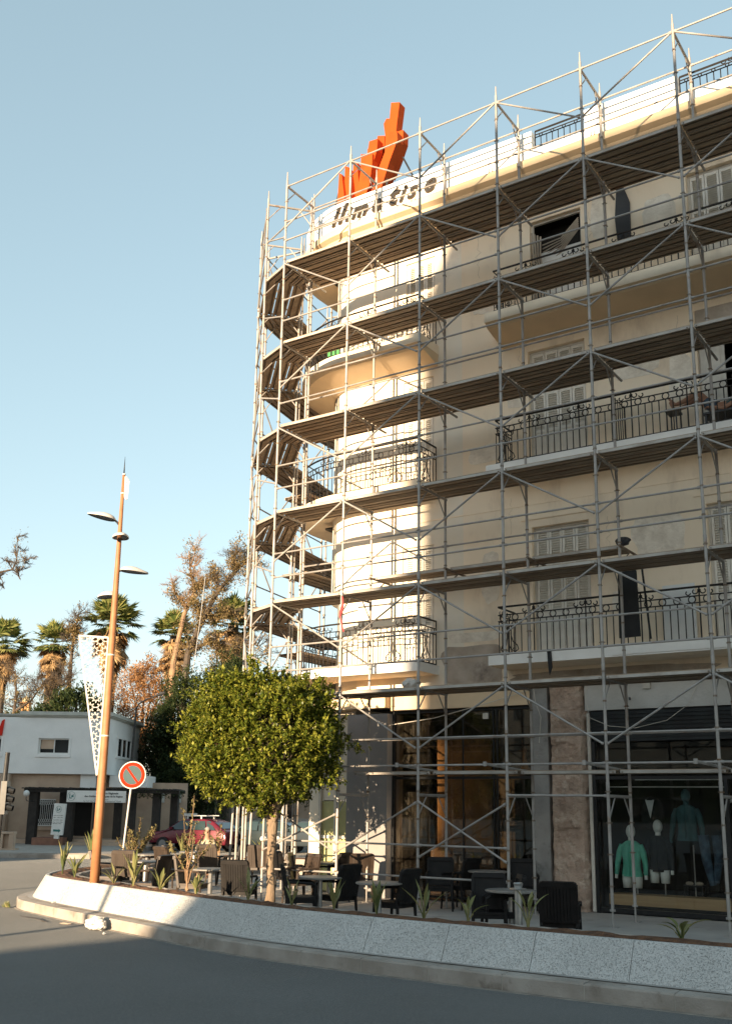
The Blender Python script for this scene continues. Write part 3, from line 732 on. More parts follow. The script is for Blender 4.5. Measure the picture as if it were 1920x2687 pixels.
# patches of stripped render
m = MB()
def patch(m, x0, x1, z0, z1, y, seed):
    pts = []
    for i in range(26):
        a = 2 * math.pi * i / 26; r_ = 1 + .22 * noise.noise(Vector((math.cos(a) * 2, math.sin(a) * 2, seed)))
        ca, sa = math.cos(a), math.sin(a); ex = .55
        pts.append(((x0 + x1) / 2 + (x1 - x0) / 2 * r_ * math.copysign(abs(ca) ** ex, ca), (z0 + z1) / 2 + (z1 - z0) / 2 * r_ * math.copysign(abs(sa) ** ex, sa)))
    m.prism(pts, y - .012, y + .01, T)
patch(m, 2.95, 4.42, 4.3, 5.15, W, 1.5); patch(m, 4.5, 8.6, 4.26, 4.5, W, 3.); 
m.build('stripped_render', M['oldwall'], bd)
m = MB()
for (x0, x1, z0, z1, sd_) in ((4.55, 4.95, 10.2, 11.0, 1), (6.9, 7.9, 10.3, 10.9, 2), (7.2, 8.2, 6.6, 7.4, 3), (6.75, 7.3, 5.5, 6.0, 4), (8.05, 8.5, 9.6, 10.6, 5), (7.7, 8.4, 13.2, 14.1, 6), (6.6, 6.95, 13.6, 14.6, 7), (3.7, 4.4, 12.6, 13.4, 8), (3.6, 4.5, 9.1, 9.5, 9), (3.9, 4.3, 6.0, 7.1, 10), (3.1, 4.3, 5.22, 5.42, 11), (9.95, 10.6, 6.2, 7.3, 12)):
    m = MB(); patch(m, x0, x1, z0, z1, W + .004, sd_ * 3.1); m.build('render_patch', M['patchplaster'], bd)
m = MB()
for (x, z, l_, sd_) in ((4.86, 11.5, 1.2, 1), (6.7, 7.5, .9, 2), (8.3, 11.4, 1.4, 3), (4.6, 8.2, .8, 4), (7.9, 5.9, .9, 5), (6.55, 14.3, 1.0, 6), (3.9, 14.6, 1.1, 7)):
    pts = [(x + .14 * noise.noise(Vector((t * .9, sd_, 0))) + .03 * noise.noise(Vector((t * 4., sd_, 3))), W - .001, z - l_ * t / 12) for t in range(13)]; m.tube(pts, .0045, 3)
m.build('crack', M['reveal'], bd)
# balconies -----------------------------------------------------------
def ring(m, c, r_, rad=.009, n=12, ax=(1, 0, 0), az=(0, 0, 1), a0=0, a1=360, taper=None):
    ax = Vector(ax); az = Vector(az)
    k_ = max(3, int(n * abs(a1 - a0) / 360)); pts = []
    for i in range(k_ + 1):
        a = R_(a0 + (a1 - a0) * i / k_); rr = r_ if taper is None else r_ * (1 + (taper - 1) * i / k_)
        pts.append(Vector(c) + ax * (rr * math.cos(a)) + az * (rr * math.sin(a)))
    m.tube(pts, rad, 4)
def railing(par, path, z, h=.96, name='railing', endscroll=()):
    """wrought iron: bottom rail, ring row between two rails, scrolls under the handrail"""
    m = MB()
    L = [0]
    for a, b in zip(path[:-1], path[1:]): L.append(L[-1] + math.dist(a, b))
    def at_(s_):
        s_ = max(0, min(L[-1], s_)); j = 0
        while j < len(path) - 2 and L[j + 1] < s_: j += 1
        t = (s_ - L[j]) / (L[j + 1] - L[j]); a, b = path[j], path[j + 1]
        dx, dy = (b[0] - a[0]), (b[1] - a[1]); l = math.hypot(dx, dy)
        return Vector((a[0] + dx * t, a[1] + dy * t, 0)), Vector((dx / l, dy / l, 0))
    for zz, r_ in ((.03, .016), (h * .70, .013), (h * .83, .013), (h, .022)):
        m.tube([(p[0], p[1], z + zz) for p in path], r_, 5)
    s_ = .0; n = 0; st = .133
    cnt = int(L[-1] / st)
    for n in range(cnt + 1):
        p, d = at_(n * st)
        big = n % 8 == 0
        top = h if big else h * .70
        m.tube([(p.x, p.y, z + .03), (p.x, p.y, z + top)], .014 if big else .011, 4)
        if n % 2 == 1: ring(m, p + Vector((0, 0, z + h * .765)), h * .066, .0115, 12, d)
        if big and 0 < n < cnt:
            c = p + Vector((0, 0, z + h * .83))
            for sg in (-1, 1):
                dd = d * sg
                ring(m, c + dd * .075 + Vector((0, 0, .085)), .06, .0115, 14, dd, (0, 0, 1), 150, 420, .55)
                ring(m, c + dd * .20 + Vector((0, 0, .065)), .05, .0115, 14, dd, (0, 0, 1), -170, 60, .6)
        elif n % 8 == 4 or n == 1:
            pass
    # lyre scroll panels near both ends
    for e in endscroll:
        p, d = at_(e)
        for sg in (-1, 1):
            dd = d * sg
            c = p + Vector((0, 0, z))
            m.tube([c + dd * .04 + Vector((0, 0, .60)), c + dd * .03 + Vector((0, 0, .40)), c + dd * .07 + Vector((0, 0, .26)), c + dd * .16 + Vector((0, 0, .18)), c + dd * .19 + Vector((0, 0, .10)), c + dd * .12 + Vector((0, 0, .05)), c + dd * .05 + Vector((0, 0, .09)), c + dd * .09 + Vector((0, 0, .13))], .011, 5)
            ring(m, c + dd * .11 + Vector((0, 0, .64)), .07, .010, 14, dd, (0, 0, 1), -160, 170, .5)
    return m.build(name, M['iron'], par)
def slab_poly(front, rad_out, right, wall_back, y_end):
    pass
def slab_band(par, path_out, path_in, z0, z1, mats, name='balcony'):
    m = MB(); n = len(path_out)
    for z, flip in ((z0, True), (z1, False)):
        for i in range(n - 1):
            a, b, c, d = path_out[i], path_out[i + 1], path_in[i + 1], path_in[i]
            f_ = [(a[0], a[1], z), (b[0], b[1], z), (c[0], c[1], z), (d[0], d[1], z)]
            m.m = 1 if z == z0 else 0
            m.quad(*(f_[::-1] if not flip else f_))
    m.m = 0
    for i in range(n - 1):
        a, b = path_out[i], path_out[i + 1]; m.quad((a[0], a[1], z0), (a[0], a[1], z1), (b[0], b[1], z1), (b[0], b[1], z0))
    a, d = path_out[0], path_in[0]; m.quad((a[0], a[1], z0), (d[0], d[1], z0), (d[0], d[1], z1), (a[0], a[1], z1))
    a, d = path_out[-1], path_in[-1]; m.quad((a[0], a[1], z0), (a[0], a[1], z1), (d[0], d[1], z1), (d[0], d[1], z0))
    return m.build(name, mats, par)
FB = 1.30
RO = RC + (W - FB)
def corner_pair(xr, y_end, rout=RO, fr=FB, n=20):
    out = [(xr, fr)] + [(XC - rout * math.sin(math.pi / 2 * i / n), YC - rout * math.cos(math.pi / 2 * i / n)) for i in range(n + 1)] + [(XC - rout, y_end)]
    inn = [(xr, W)] + [(XC - RC * math.sin(math.pi / 2 * i / n), YC - RC * math.cos(math.pi / 2 * i / n)) for i in range(n + 1)] + [(XC - RC, y_end)]
    return out, inn
for k_, (z0, z1, ww, mm) in enumerate(((4.57, 4.765, M['white_plaster'], M['plaster']), (8.53, 8.70, M['white_plaster'], M['plaster']), (11.90, 12.115, M['plaster'], M['plaster']))):
    out = [(15., FB), (4.46, FB)]; inn = [(15., W), (4.46, W)]
    sl_ = slab_band(bd, out, inn, z0, z1, [ww, mm])
    sl_['label'] = ['first', 'second', 'third'][k_] + ' floor balcony on the flat street front'
    pth = [(15., FB + .06), (4.66, FB + .06), (4.66, W - .03)]
    railing(sl_, pth, z1, .96, endscroll=(10.1, 10.34 + .42, ))
    if k_ == 0:
        m = MB(); m.box(7.0, 15., FB - .02, FB + .02, 4.60, 4.70); m.build('fascia_step', M['white_plaster'], sl_)
    o2, i2 = corner_pair(2.86, 6.2)
    sl2 = slab_band(bd, o2, i2, z0, z1, [ww if k_ == 0 else mm, mm])
    sl2['label'] = ['first', 'second', 'third'][k_] + ' floor balcony curving round the corner'
    ins = .06
    o3 = [(2.80, W - .03), (2.80, FB + ins)] + [(XC - (RO - ins) * math.sin(math.pi / 2 * i / 16), YC - (RO - ins) * math.cos(math.pi / 2 * i / 16)) for i in range(17)] + [(XC - RO + ins, 6.1)]
    railing(sl2, o3, z1, .96, endscroll=(.42, 1.35, 4.1))
# a deeper curved soffit under the third floor corner balcony
n_ = 16
m = MB()
for i in range(n_):
    for (r0, z0, r1, z1) in ((RO - .01, 11.9, RO - .12, 11.80), (RO - .12, 11.80, RC + .02, 11.62)):
        a, b = math.pi / 2 * i / n_, math.pi / 2 * (i + 1) / n_
        f_ = lambda r_, t, z: (XC - r_ * math.sin(t), YC - r_ * math.cos(t), z)
        m.quad(f_(r0, a, z0), f_(r0, b, z0), f_(r1, b, z1), f_(r1, a, z1))
for (y0, z0, y1, z1) in ((FB + .01, 11.9, FB + .12, 11.80), (FB + .12, 11.80, W - .02, 11.62)):
    m.quad((2.85, y0, z0), (XC, y0, z0), (XC, y1, z1), (2.85, y1, z1))
    m.quad((15., y0, z0), (4.48, y0, z0), (4.48, y1, z1), (15., y1, z1))
m.quad((2.85, FB + .01, 11.9), (2.85, FB + .12, 11.8), (2.85, W - .02, 11.62), (2.85, W, 11.9)); m.quad((4.48, FB + .01, 11.9), (4.48, W, 11.9), (4.48, W - .02, 11.62), (4.48, FB + .12, 11.8))
m.build('balcony_soffit', M['cornice'], bd)
# partition grille on the second floor balcony
m = MB()
for t in range(7): m.tube([(7.15, FB + .08 + t * .12, 8.72), (7.15, FB + .08 + t * .12, 9.72)], .010, 4)
for z in (8.78, 9.68): m.tube([(7.15, FB + .05, z), (7.15, W, z)], .012, 4)
m.build('partition_grille', M['iron'], bd)
# cornice and parapet ---------------------------------------------------
o2, i2 = corner_pair(15., 16., RO + .10, FB - .10)
m = MB()
prof = [(0.30, 15.02), (0.16, 15.06), (.12, 15.14), (.04, 15.18), (.0, 15.20), (.0, 15.37), (.10, 15.39)]
def off_corner(d, n=20):
    return [(15., FB - .1 + d), (XC, FB - .1 + d)] + [(XC - (RO + .1 - d) * math.sin(math.pi / 2 * i / n), YC - (RO + .1 - d) * math.cos(math.pi / 2 * i / n)) for i in range(1, n + 1)] + [(XC - RO - .1 + d, 16.)]
for (d0, z0), (d1, z1) in zip(prof[:-1], prof[1:]):
    A, B = off_corner(d0), off_corner(d1)
    for i in range(len(A) - 1): m.quad(A[i + 1] + (z0,), A[i] + (z0,), B[i] + (z1,), B[i + 1] + (z1,))
A, B = off_corner(.30), off_corner(.96)
for i in range(len(A) - 1): m.quad(A[i] + (15.02,), A[i + 1] + (15.02,), B[i + 1] + (15.0,), B[i] + (15.0,))
m.build('cornice', M['cornice'], bd)
def parapet(xa, xb, z1, corner=False):
    m = MB(); t = .18
    if corner:
        A = [(xb, FB)] + off_corner(.1)[1:]; B = [(xb, FB + t)] + off_corner(.1 + t)[1:]
    else: A = [(xb, FB), (xa, FB)]; B = [(xb, FB + t), (xa, FB + t)]
    for i in range(len(A) - 1):
        a, b, c, d = A[i], A[i + 1], B[i + 1], B[i]
        m.quad(b + (15.38,), a + (15.38,), a + (z1,), b + (z1,)); m.quad(a + (z1,), d + (z1,), c + (z1,), b + (z1,)); m.quad(c + (z1,), d + (z1,), d + (15.38,), c + (15.38,))
    a, d = A[0], B[0]; m.quad(a + (15.38,), d + (15.38,), d + (z1,), a + (z1,)); a, d = A[-1], B[-1]; m.quad(a + (15.38,), a + (z1,), d + (z1,), d + (15.38,))
    m.build('parapet', M['white_plaster'], bd)
parapet(None, 5.66, 16.10, True); parapet(5.66, 6.86, 15.63); parapet(6.86, 8.82, 16.12); parapet(8.82, 15, 15.63)
railing(bd, [(5.70, FB + .1), (6.84, FB + .1)], 15.63, .50, 'roof_railing'); railing(bd, [(8.84, FB + .1), (15, FB + .1)], 15.63, .50, 'roof_railing')
m = MB(); pr = [(15, 16), (15, FB + .1)] + off_corner(.2)[1:]; m.add([(p[0], p[1], 15.36) for p in pr], [tuple(range(len(pr) - 1, -1, -1))]); m.build('roof', M['pave'], bd)
# small vents
m = MB()
for x in (2.62, 2.72, 4.62, 4.70, 6.98, 7.05): m.box(x, x + .035, FB - .012, FB + .01, 15.45, 15.56)
m.build('vent', M['reveal'], bd)
# ground floor ----------------------------------------------------------
m = MB(); m.box(.30, 15., W, W + .4, 4.22, 4.26); m.box(1.7, 4.98, W + .02, W + .3, 4.05, 4.26); m.build('lintel', M['oldwall'], bd)
m = MB()
for (xa, xb) in ((XC - 1.2, 1.66),): m.box(xa, xb, W - .22, W + .3, 3.92, 4.26)
m.box(1.66, 4.98, W - .04, W + .02, 3.86, 4.22); m.build('shop_fascia', M['cornice'], bd)
m = MB(); m.box(.62, 1.66, W - .14, W + .5, 0, 3.80); m.build('corner_pier', M['cladding'], bd)
m = MB(); m.box(.62 - .9, .618, W + .16, W + .2, 0.05, 1.95); m.build('glazed_panel', M['paleyellow'], bd)  # opaque yellow colour stands in for the light on this shop window
m = MB(); m.box(-.3, .618, W + .16, W + .2, 1.97, 3.9); m.build('upper_panel', M['tower_plaster'], bd)
m = MB()
for x in (-.3, .12): m.box(x, x + .06, W + .10, W + .158, 0, 3.9)
m.box(-.24, .12, W + .12, W + .155, 1.15, 1.22); m.box(.18, .61, W + .12, W + .155, 1.15, 1.22); m.box(-.24, .61, W + .12, W + .155, 2.6, 2.68)
m.build('shop_mullion', M['framewhite'], bd)
m = MB(); m.box(-.7, -.3, W + .3, W + .6, 0, 3.9); m.build('side_pier', M['tower_plaster'], bd)
# cafe front: glass, mullions, door
m = MB(); m.box(1.70, 4.96, W + .10, W + .112, .12, 3.86); m.build('cafe_glass', M['dirtyglass'], bd)
m = MB()
for x in (1.66, 4.93): m.box(x, x + .05, W + .06, W + .15, 0, 3.86)
for x in (2.28, 3.36, 4.06, 4.14): m.box(x, x + .025, W + .07, W + .098, .12, 3.86)
for z in (.06, 2.42, 3.80): m.box(1.71, 4.93, W + .065, W + .14, z, z + .05)
m.build('cafe_frame', M['frameblack'], bd)
m = MB(); m.box(1.3, 5.3, W + .3, 7.5, -.02, .01); m.build('cafe_floor', M['cafefloor'], bd)
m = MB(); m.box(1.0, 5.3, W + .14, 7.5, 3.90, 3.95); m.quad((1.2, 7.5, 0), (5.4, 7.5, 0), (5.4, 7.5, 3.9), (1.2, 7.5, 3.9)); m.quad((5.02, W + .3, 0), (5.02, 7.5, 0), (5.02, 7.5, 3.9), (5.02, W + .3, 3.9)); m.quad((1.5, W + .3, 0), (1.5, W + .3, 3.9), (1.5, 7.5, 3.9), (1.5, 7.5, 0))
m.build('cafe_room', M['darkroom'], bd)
m = MB(); m.box(2.32, 3.62, 3.0, 3.06, .95, 3.3); m.build('cafe_back_panel', M['cafeback'], bd)
m = MB(); m.box(4.45, 4.92, 3.4, 3.46, .95, 1.55); m.box(2.5, 2.9, 3.9, 3.95, 1.2, 2.0); m.build('cafe_panel', mat('amber_panel', (.52, .34, .13), (.42, .25, .09), .6, scale=1.5), bd)
m = MB()
for x, z in ((4.35, 2.75), (4.55, 2.7), (4.75, 2.8)):
    m.lathe([(.01, .35), (.04, .30), (.05, 0), (.11, -.12), (.10, -.13)], (x, 3.1, z), 12)
m.build('pendant_shade', M['cafeback'], bd)
m = MB(); m.box(1.8, 3.3, 3.6, 4.0, 0, .98); m.box(3.7, 4.9, 5.2, 5.6, 0, 1.1); m.build('counter', M['cafefloor'], bd)
# piers between the shops
m = MB(); m.box(4.99, 5.31, W - .02, W + .5, 0, 4.22); m.build('cement_pier', M['cementgrey'], bd)
m = MB()
n1, n2 = 20, 100
xs = [5.315 + .765 * i / n1 for i in range(n1 + 1)]; zs = [4.215 * j / n2 for j in range(n2 + 1)]
vs = []
for j, z in enumerate(zs):
    for i, x in enumerate(xs):
        e = max(0, 1 - min(i, n1 - i) / 2.0)
        crack = 0
        for zc in (3.05, 3.72, 1.45): 
            dz = abs(z - zc - .05 * noise.noise(Vector((x * 4, zc, 0)))); crack += .05 * max(0, 1 - dz / .05)
        y = W - .05 - .05 * noise.noise(Vector((x * 5, z * 3.2, 0))) - .025 * noise.noise(Vector((x * 14, z * 11, 5))) + .16 * e + crack
        xx = x + (.06 * noise.noise(Vector((z * 4, 0, 9 + i))) * e if i in (0, n1) else 0)
        vs.append((xx, y, z))
fs = [(j * (n1 + 1) + i, j * (n1 + 1) + i + 1, (j + 1) * (n1 + 1) + i + 1, (j + 1) * (n1 + 1) + i) for j in range(n2) for i in range(n1)]
m.add(vs, fs); m.box(5.34, 6.05, W + .1, W + .5, 0, 4.2); m.build('rubble_pier', M['rubble'], bd)
m = MB(); m.box(6.12, 6.18, W - .02, W + .05, 0.02, 3.64); m.build('shop_jamb', M['framewhite'], bd)
# clothes shop
m = MB(); m.box(6.11, 15., W - .06, W + .4, 3.69, 4.215); m.build('shop_sign_band', M['signband'], bd)
m = MB(); m.box(6.20, 15., W - .0, W + .05, 3.10, 3.68)
for i in range(7): m.box(6.20, 15., W - .02, W - .001, 3.17 + i * .072, 3.22 + i * .072)
m.build('roller_shutter', M['roller'], bd)
m = MB(); m.box(6.20, 15, W + .04, W + .052, .10, 3.15); m.build('shop_glass', M['glass'], bd)
m = MB()
m.box(6.19, 6.25, W + .0, W + .12, 0, 3.15); m.box(6.25, 15, W + .01, W + .10, .02, .10); m.box(6.25, 15, W + .01, W + .09, 2.40, 2.46); m.box(8.62, 8.68, W + .0, W + .10, .1, 2.40)
m.build('shop_frame', M['frameblack'], bd)
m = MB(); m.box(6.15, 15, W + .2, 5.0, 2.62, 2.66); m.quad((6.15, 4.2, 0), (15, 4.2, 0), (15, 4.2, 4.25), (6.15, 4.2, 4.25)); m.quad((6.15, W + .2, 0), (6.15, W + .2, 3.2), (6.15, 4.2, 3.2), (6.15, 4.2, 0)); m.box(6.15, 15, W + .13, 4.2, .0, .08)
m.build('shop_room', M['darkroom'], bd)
m = MB(); m.box(6.32, 9.6, W + .30, W + .75, .14, .33); m.build('display_sill', M['wood'], bd)
m = MB(); m.box(6.34, 9.6, W + .76, 4.0, .30, .34); m.build('display_floor', M['greenleaf'] if False else M['darkroom'], bd)
m = MB()
m.box(6.35, 8.6, W + .35, W + .37, 2.26, 2.28); m.box(6.8, 8.4, W + .6, W + .62, 2.40, 2.42); m.build('hanging_rail', M['alu'], bd)
# mullion cables and small junction boxes on the facade
m = MB()
m.tube([(6.10, W - .1, 3.6), (6.6, W - .1, 3.38), (7.1, W - .1, 3.33), (7.7, W - .1, 3.45), (8.1, W - .1, 3.72), (8.3, W - .1, 4.1)], .007, 5)
m.tube([(1.7, W - .12, 3.55), (2.8, W - .12, 3.66), (4.2, W - .12, 3.95), (5.0, W - .1, 4.15)], .008, 5)
m.tube([(5.05, W - .08, 4.2), (5.1, W - .1, 3.9), (5.2, W - .08, 3.6), (5.15, W - .08, 3.1)], .007, 5); m.tube([(6.2, W - .12, 4.2), (6.14, W - .12, 3.95), (6.2, W - .12, 3.7), (6.22, W - .1, 3.2)], .006, 5)
m.build('loose_cable', M['framewhite'], bd)
m = MB(); m.box(3.85, 3.97, W + .05, W + .09, 3.62, 3.74); m.build('junction_box', M['framewhite'], bd)
m = MB(); m.box(7.28, 7.42, W - .12, W - .06, 4.05, 4.17); m.build('junction_box', M['framewhite'], bd)
m = MB()
for z0_, r_ in ((3.0, .02), (2.2, .016)): m.tube([(7.02, W - .12, 3.9), (7.03, W - .12, 3.85)], r_, 6)
m.build('fixing', M['darkmetal'], bd)
# body of the building behind (floors and partitions that block the light)
m = MB()
for z in (4.28, 8.4, 11.8, 15.0): m.box(-.6, 15., W + .5, 16, z - .05, z)
m.box(-.6, 15, 7.6, 7.8, 4.3, 15); m.box(-.7, -.6, 4.0, 16, 0, 4.2); m.build('floor_slab', M['darkroom'], bd)
# letters on the parapet: thick stroke script
lt = thing('roof_sign', 'dark script letters with tan edges standing on the white parapet under the orange sculpture', 'sign')
def along(u, z, dy):
    """u metres along the parapet from x = 0 ; follows the corner curve for small u"""
    rad = RO
    if u >= XC: return Vector((u, FB - dy, z))
    a = (XC - u) / rad; return Vector((XC - (rad + dy) * math.sin(a), YC - (rad + dy) * math.cos(a), z))
def letter(ch, u0, size, z0):
    """one cut letter: dark face, tan edge, bent to follow the parapet"""
    for nm, ex, off, d0, m_ in (('letter', .022, .014, .03, M['letterside']), ('letter_face', .004, .009, .058, M['letterface'])):
        o = text_mesh(ch, size, ex, nm, m_, lt, Matrix.Identity(4), shear=.42, bold=off)
        for v in o.data.vertices: v.co = along(u0 + v.co.x, z0 + v.co.y, d0 + v.co.z)
    return max(v.co.x for v in o.data.vertices)
for ch, u0, sz, dz in (('l', .36, .62, 0), ('l', .56, .68, 0), ('i', .78, .50, 0), ('m', .96, .56, 0), ('a', 1.54, .58, 0), ('t', 1.98, .70, -.01), ('i', 2.30, .56, 0), ('s', 2.52, .58, 0), ('e', 2.94, .64, 0)):
    letter(ch, u0, sz, 15.52 + dz)
# orange roof sculpture: square-section fingers
sp = thing('roof_sculpture', 'tall orange sculpture of stepped blocky fingers rising above the roof sign', 'sculpture')
def finger(pts, y0, y1, T2=None):
    m = MB(); m.prism(pts, y0, y1, T); return m.build('finger', M['orange'], sp)
finger([(1.24, 19.45), (1.50, 19.36), (1.42, 18.75), (1.36, 18.0), (1.20, 17.4), (1.02, 17.0), (.98, 17.4), (1.06, 18.0), (1.08, 18.5), (1.02, 18.92), (1.10, 19.04), (1.20, 19.0)], 2.54, 2.80)
finger([(1.38, 18.5), (1.64, 18.47), (1.63, 18.15), (1.45, 17.7), (1.25, 17.3), (1.15, 17.5), (1.3, 18.0)], 2.50, 2.75)
finger([(1.50, 18.2), (1.72, 18.14), (1.74, 17.9), (1.50, 17.35), (1.20, 16.5), (.90, 16.5), (1.15, 17.2), (1.42, 17.8)], 2.08, 2.34)
finger([(.82, 18.66), (1.04, 18.58), (1.03, 18.3), (.92, 17.9), (.82, 17.5), (.70, 17.5), (.75, 18.1)], 2.57, 2.83)
finger([(.78, 18.32), (1.04, 18.3), (1.02, 18.0), (.90, 17.6), (.72, 17.2), (.66, 17.4), (.72, 17.9)], 2.25, 2.50)
finger([(.66, 17.95), (.94, 17.86), (.93, 17.55), (.86, 17.0), (.62, 16.5), (.45, 16.6), (.55, 17.3)], 2.17, 2.43)
finger([(.56, 18.34), (.62, 18.34), (.66, 17.8), (.62, 17.2), (.54, 17.2), (.55, 17.8)], 2.50, 2.75)
finger([(.45, 18.16), (.53, 18.1), (.58, 17.5), (.55, 16.7), (.40, 16.7), (.44, 17.5)], 2.37, 2.63)
finger([(.30, 17.88), (.42, 17.84), (.48, 17.2), (.5, 16.4), (.30, 16.4), (.29, 17.2)], 2.25, 2.50)
finger([(.17, 17.72), (.28, 17.66), (.36, 17.1), (.42, 16.2), (.18, 16.2), (.16, 17.1)], 2.07, 2.33)
finger([(.06, 17.5), (.14, 17.45), (.22, 16.9), (.30, 16.1), (.02, 16.1), (.04, 16.9)], 1.97, 2.23)
finger([(-.02, 17.2), (.20, 17.25), (.9, 17.1), (1.2, 16.9), (1.15, 15.9), (.0, 15.9)], 2.57, 2.83)
m = MB(); m.tube([(1.7, 2.4, 17.6), (2.5, 2.0, 16.1)], .022, 6); m.tube([(1.35, 2.2, 17.2), (1.38, 2.2, 15.8)], .03, 6); m.tube([(.05, 2.1, 17.3), (-.3, 2.0, 15.8)], .025, 6); m.tube([(.6, 2.2, 16.8), (.6, 2.2, 15.4)], .04, 6); m.tube([(1.0, 2.8, 17.3), (1.5, 3.5, 15.4)], .03, 6)
m.build('strut', M['darkmetal'], sp)
# things on the balconies
m = MB(); m.prism([(7.15, 4.9), (7.17, 6.05), (7.23, 6.22), (7.36, 6.26), (7.50, 6.20), (7.53, 6.1), (7.56, 4.9)], FB - .06, FB - .02, T)
m.v = [(p[0], p[1] - .03 * math.sin(p[0] * 20), p[2]) for p in m.v]
tag(m.build('cloth', M['carbon']), 'tall black cloth draped over the first floor balcony railing', 'cloth')
m = MB(); m.tube([(7.62, FB - .02, 6.35), (7.72, FB + .02, 4.85)], .02, 6); m.tube([(7.60, FB - .02, 6.38), (7.62, FB - .02, 6.30)], .03, 6)
tag(m.build('stick', M['carbon']), 'black stick leaning on the railing right of the black cloth', 'stick')
m = MB(); m.box(7.75, 8.35, W - .12, W - .09, 4.78, 5.95); tag(m.build('panel', M['greysign'] if False else M['whiteen']), 'pale panel leaning on the wall behind the first floor balcony railing', 'panel')
m = MB(); m.prism([(5.72, 4.80), (5.80, 4.80), (5.82, 4.45), (5.76, 4.30), (5.74, 4.42)], FB - .03, FB - .012, T)
tag(m.build('rag', M['carbon']), 'black rag hanging over the edge of the first floor slab', 'rag')
m = MB(); m.box(.25, .6, FB + .12, FB + .14, 12.2, 12.6); tag(m.build('towel', mat('green_towel', (.07, .26, .09), None, .9)), 'green towel on the third floor corner balcony railing', 'towel')
# mannequins ----------------------------------------------------------
def mannequin(x, y, zt, sh, lab, cloth, head=None, legs=True, bare=None, s=1.0):
    """torso on a rod: zt top of head, sh half shoulder width"""
    t = thing('mannequin', lab, 'mannequin', (x, y, 0))
    hm = head or M['mannequin']
    zt = zt
    m = MB(); m.ball((0, 0, zt - .125 * s), .125 * s, 14, 10, (.68, .8, 1)); m.tube([(0, 0, zt - .22 * s), (0, 0, zt - .34 * s)], .05 * s, 10); m.build('head', hm, t, smooth=True)
    # torso + arms as one shirt surface
    m = MB(); rings = [(zt - .285 * s, .055, .05), (zt - .30 * s, .10, .07), (zt - .34 * s, sh * .80, .085), (zt - .40 * s, sh, .10), (zt - .50 * s, sh * .92, .115), (zt - .64 * s, sh * .80, .10), (zt - .74 * s, sh * .80, .10), (zt - .90 * s, sh * .93, .115), (zt - .93 * s, sh * .93, .115)]
    n = 18; vs = []; fs = []
    for z, a, b in rings:
        for j in range(n):
            an = 2 * math.pi * j / n; wr = 1 + .05 * noise.noise(Vector((math.cos(an) * 2, z * 9, math.sin(an) * 2)))
            vs.append((a * math.cos(an) * wr, b * math.sin(an) * wr, z))
    for i in range(len(rings) - 1):
        for j in range(n):
            a0 = i * n + j; a1 = i * n + (j + 1) % n; fs.append((a0 + n, a1 + n, a1, a0))
    m.add(vs, fs)
    for sg in (-1, 1):
        m.tube([(sg * sh * .80, 0, zt - .37 * s), (sg * sh * 1.10, .0, zt - .50 * s), (sg * sh * 1.30, -.02, zt - .70 * s), (sg * sh * 1.36, -.06, zt - .90 * s)], .05, 10, rs=[.06, .058, .048, .036])
    m.tube([(0, -.085, zt - .33 * s), (0, -.122, zt - .5 * s), (0, -.118, zt - .9 * s)], .012, 5)
    m.build('shirt', cloth, t, smooth=True)
    m = MB()
    for sg in (-1, 1): m.tube([(sg * sh * 1.36, -.06, zt - .89 * s), (sg * sh * 1.38, -.07, zt - .97 * s)], .03, 8)
    m.build('hand', hm, t)
    if legs:
        m = MB()
        for sg in (-1, 1): m.tube([(sg * .095, 0, zt - .90 * s), (sg * .10, 0, zt - 1.0 * s), (sg * .10, 0, zt - 1.13 * s)], .08, 14, rs=[.09, .088, .076])
        m.build('thigh', hm, t, smooth=True)
    m = MB(); m.tube([(.09, 0, .34), (.09, 0, zt - 1.0 * s)], .012, 6); m.build('stand', M['alu'], t)
    return t
mannequin(6.76, 2.50, 1.58, .205, 'white headed mannequin in a mint green shirt, left in the clothes shop window', M['mint'])
mannequin(7.24, 2.62, 1.68, .185, 'white headed mannequin in a black jacket beside the mint shirted mannequin', M['blackcloth'])
mannequin(7.76, 2.72, 2.24, .21, 'raised mannequin in a teal denim shirt in the shop window', M['teal'], head=M['teal'], legs=False)
t = thing('mannequin', 'dim mannequin in a black suit with white shirt front, behind the other shop mannequins', 'mannequin', (7.06, 2.90, 0))
m = MB(); m.prism([(-.085, 2.04), (.085, 2.04), (0, 1.70)], -.13, -.12, T); m.build('shirt_front', M['shirtwhite'], t)
m = MB(); m.ball((0, 0, 1.78), .24, 16, 12, (1, .48, 1.35)); m.build('suit', M['blackcloth'], t, smooth=True)
m = MB(); m.prism([(-.05, 2.06), (.05, 2.03), (.05, 2.06), (-.05, 2.03)], -.14, -.128, T); m.build('bow_tie', M['blackcloth'], t)
m = MB(); m.tube([(8.05, 2.7, 1.42), (8.08, 2.7, 1.0), (8.18, 2.7, .55)], .06, 10, rs=[.10, .085, .06]); m.tube([(8.28, 2.7, 1.42), (8.30, 2.7, 1.0), (8.24, 2.7, .60)], .06, 10, rs=[.085, .075, .05])
tag(m.build('trousers', M['bluecloth']), 'blue trousers hanging in the clothes shop window', 'trousers')
for xs_, lab in ((8.62, 'white shirt sleeve of a display figure at the right of the shop window'),):
    m = MB(); m.tube([(xs_ - .22, 2.7, 1.82), (xs_ - .1, 2.7, 2.0), (xs_ + .05, 2.7, 2.08), (xs_ + .2, 2.7, 2.05)], .03, 8, rs=[.012, .03, .035, .04]); tag(m.build('sleeve', M['shirtwhite'], smooth=True), lab, 'shirt')
m = MB(); m.box(7.62, 7.98, 2.7, 2.95, .50, .53); 
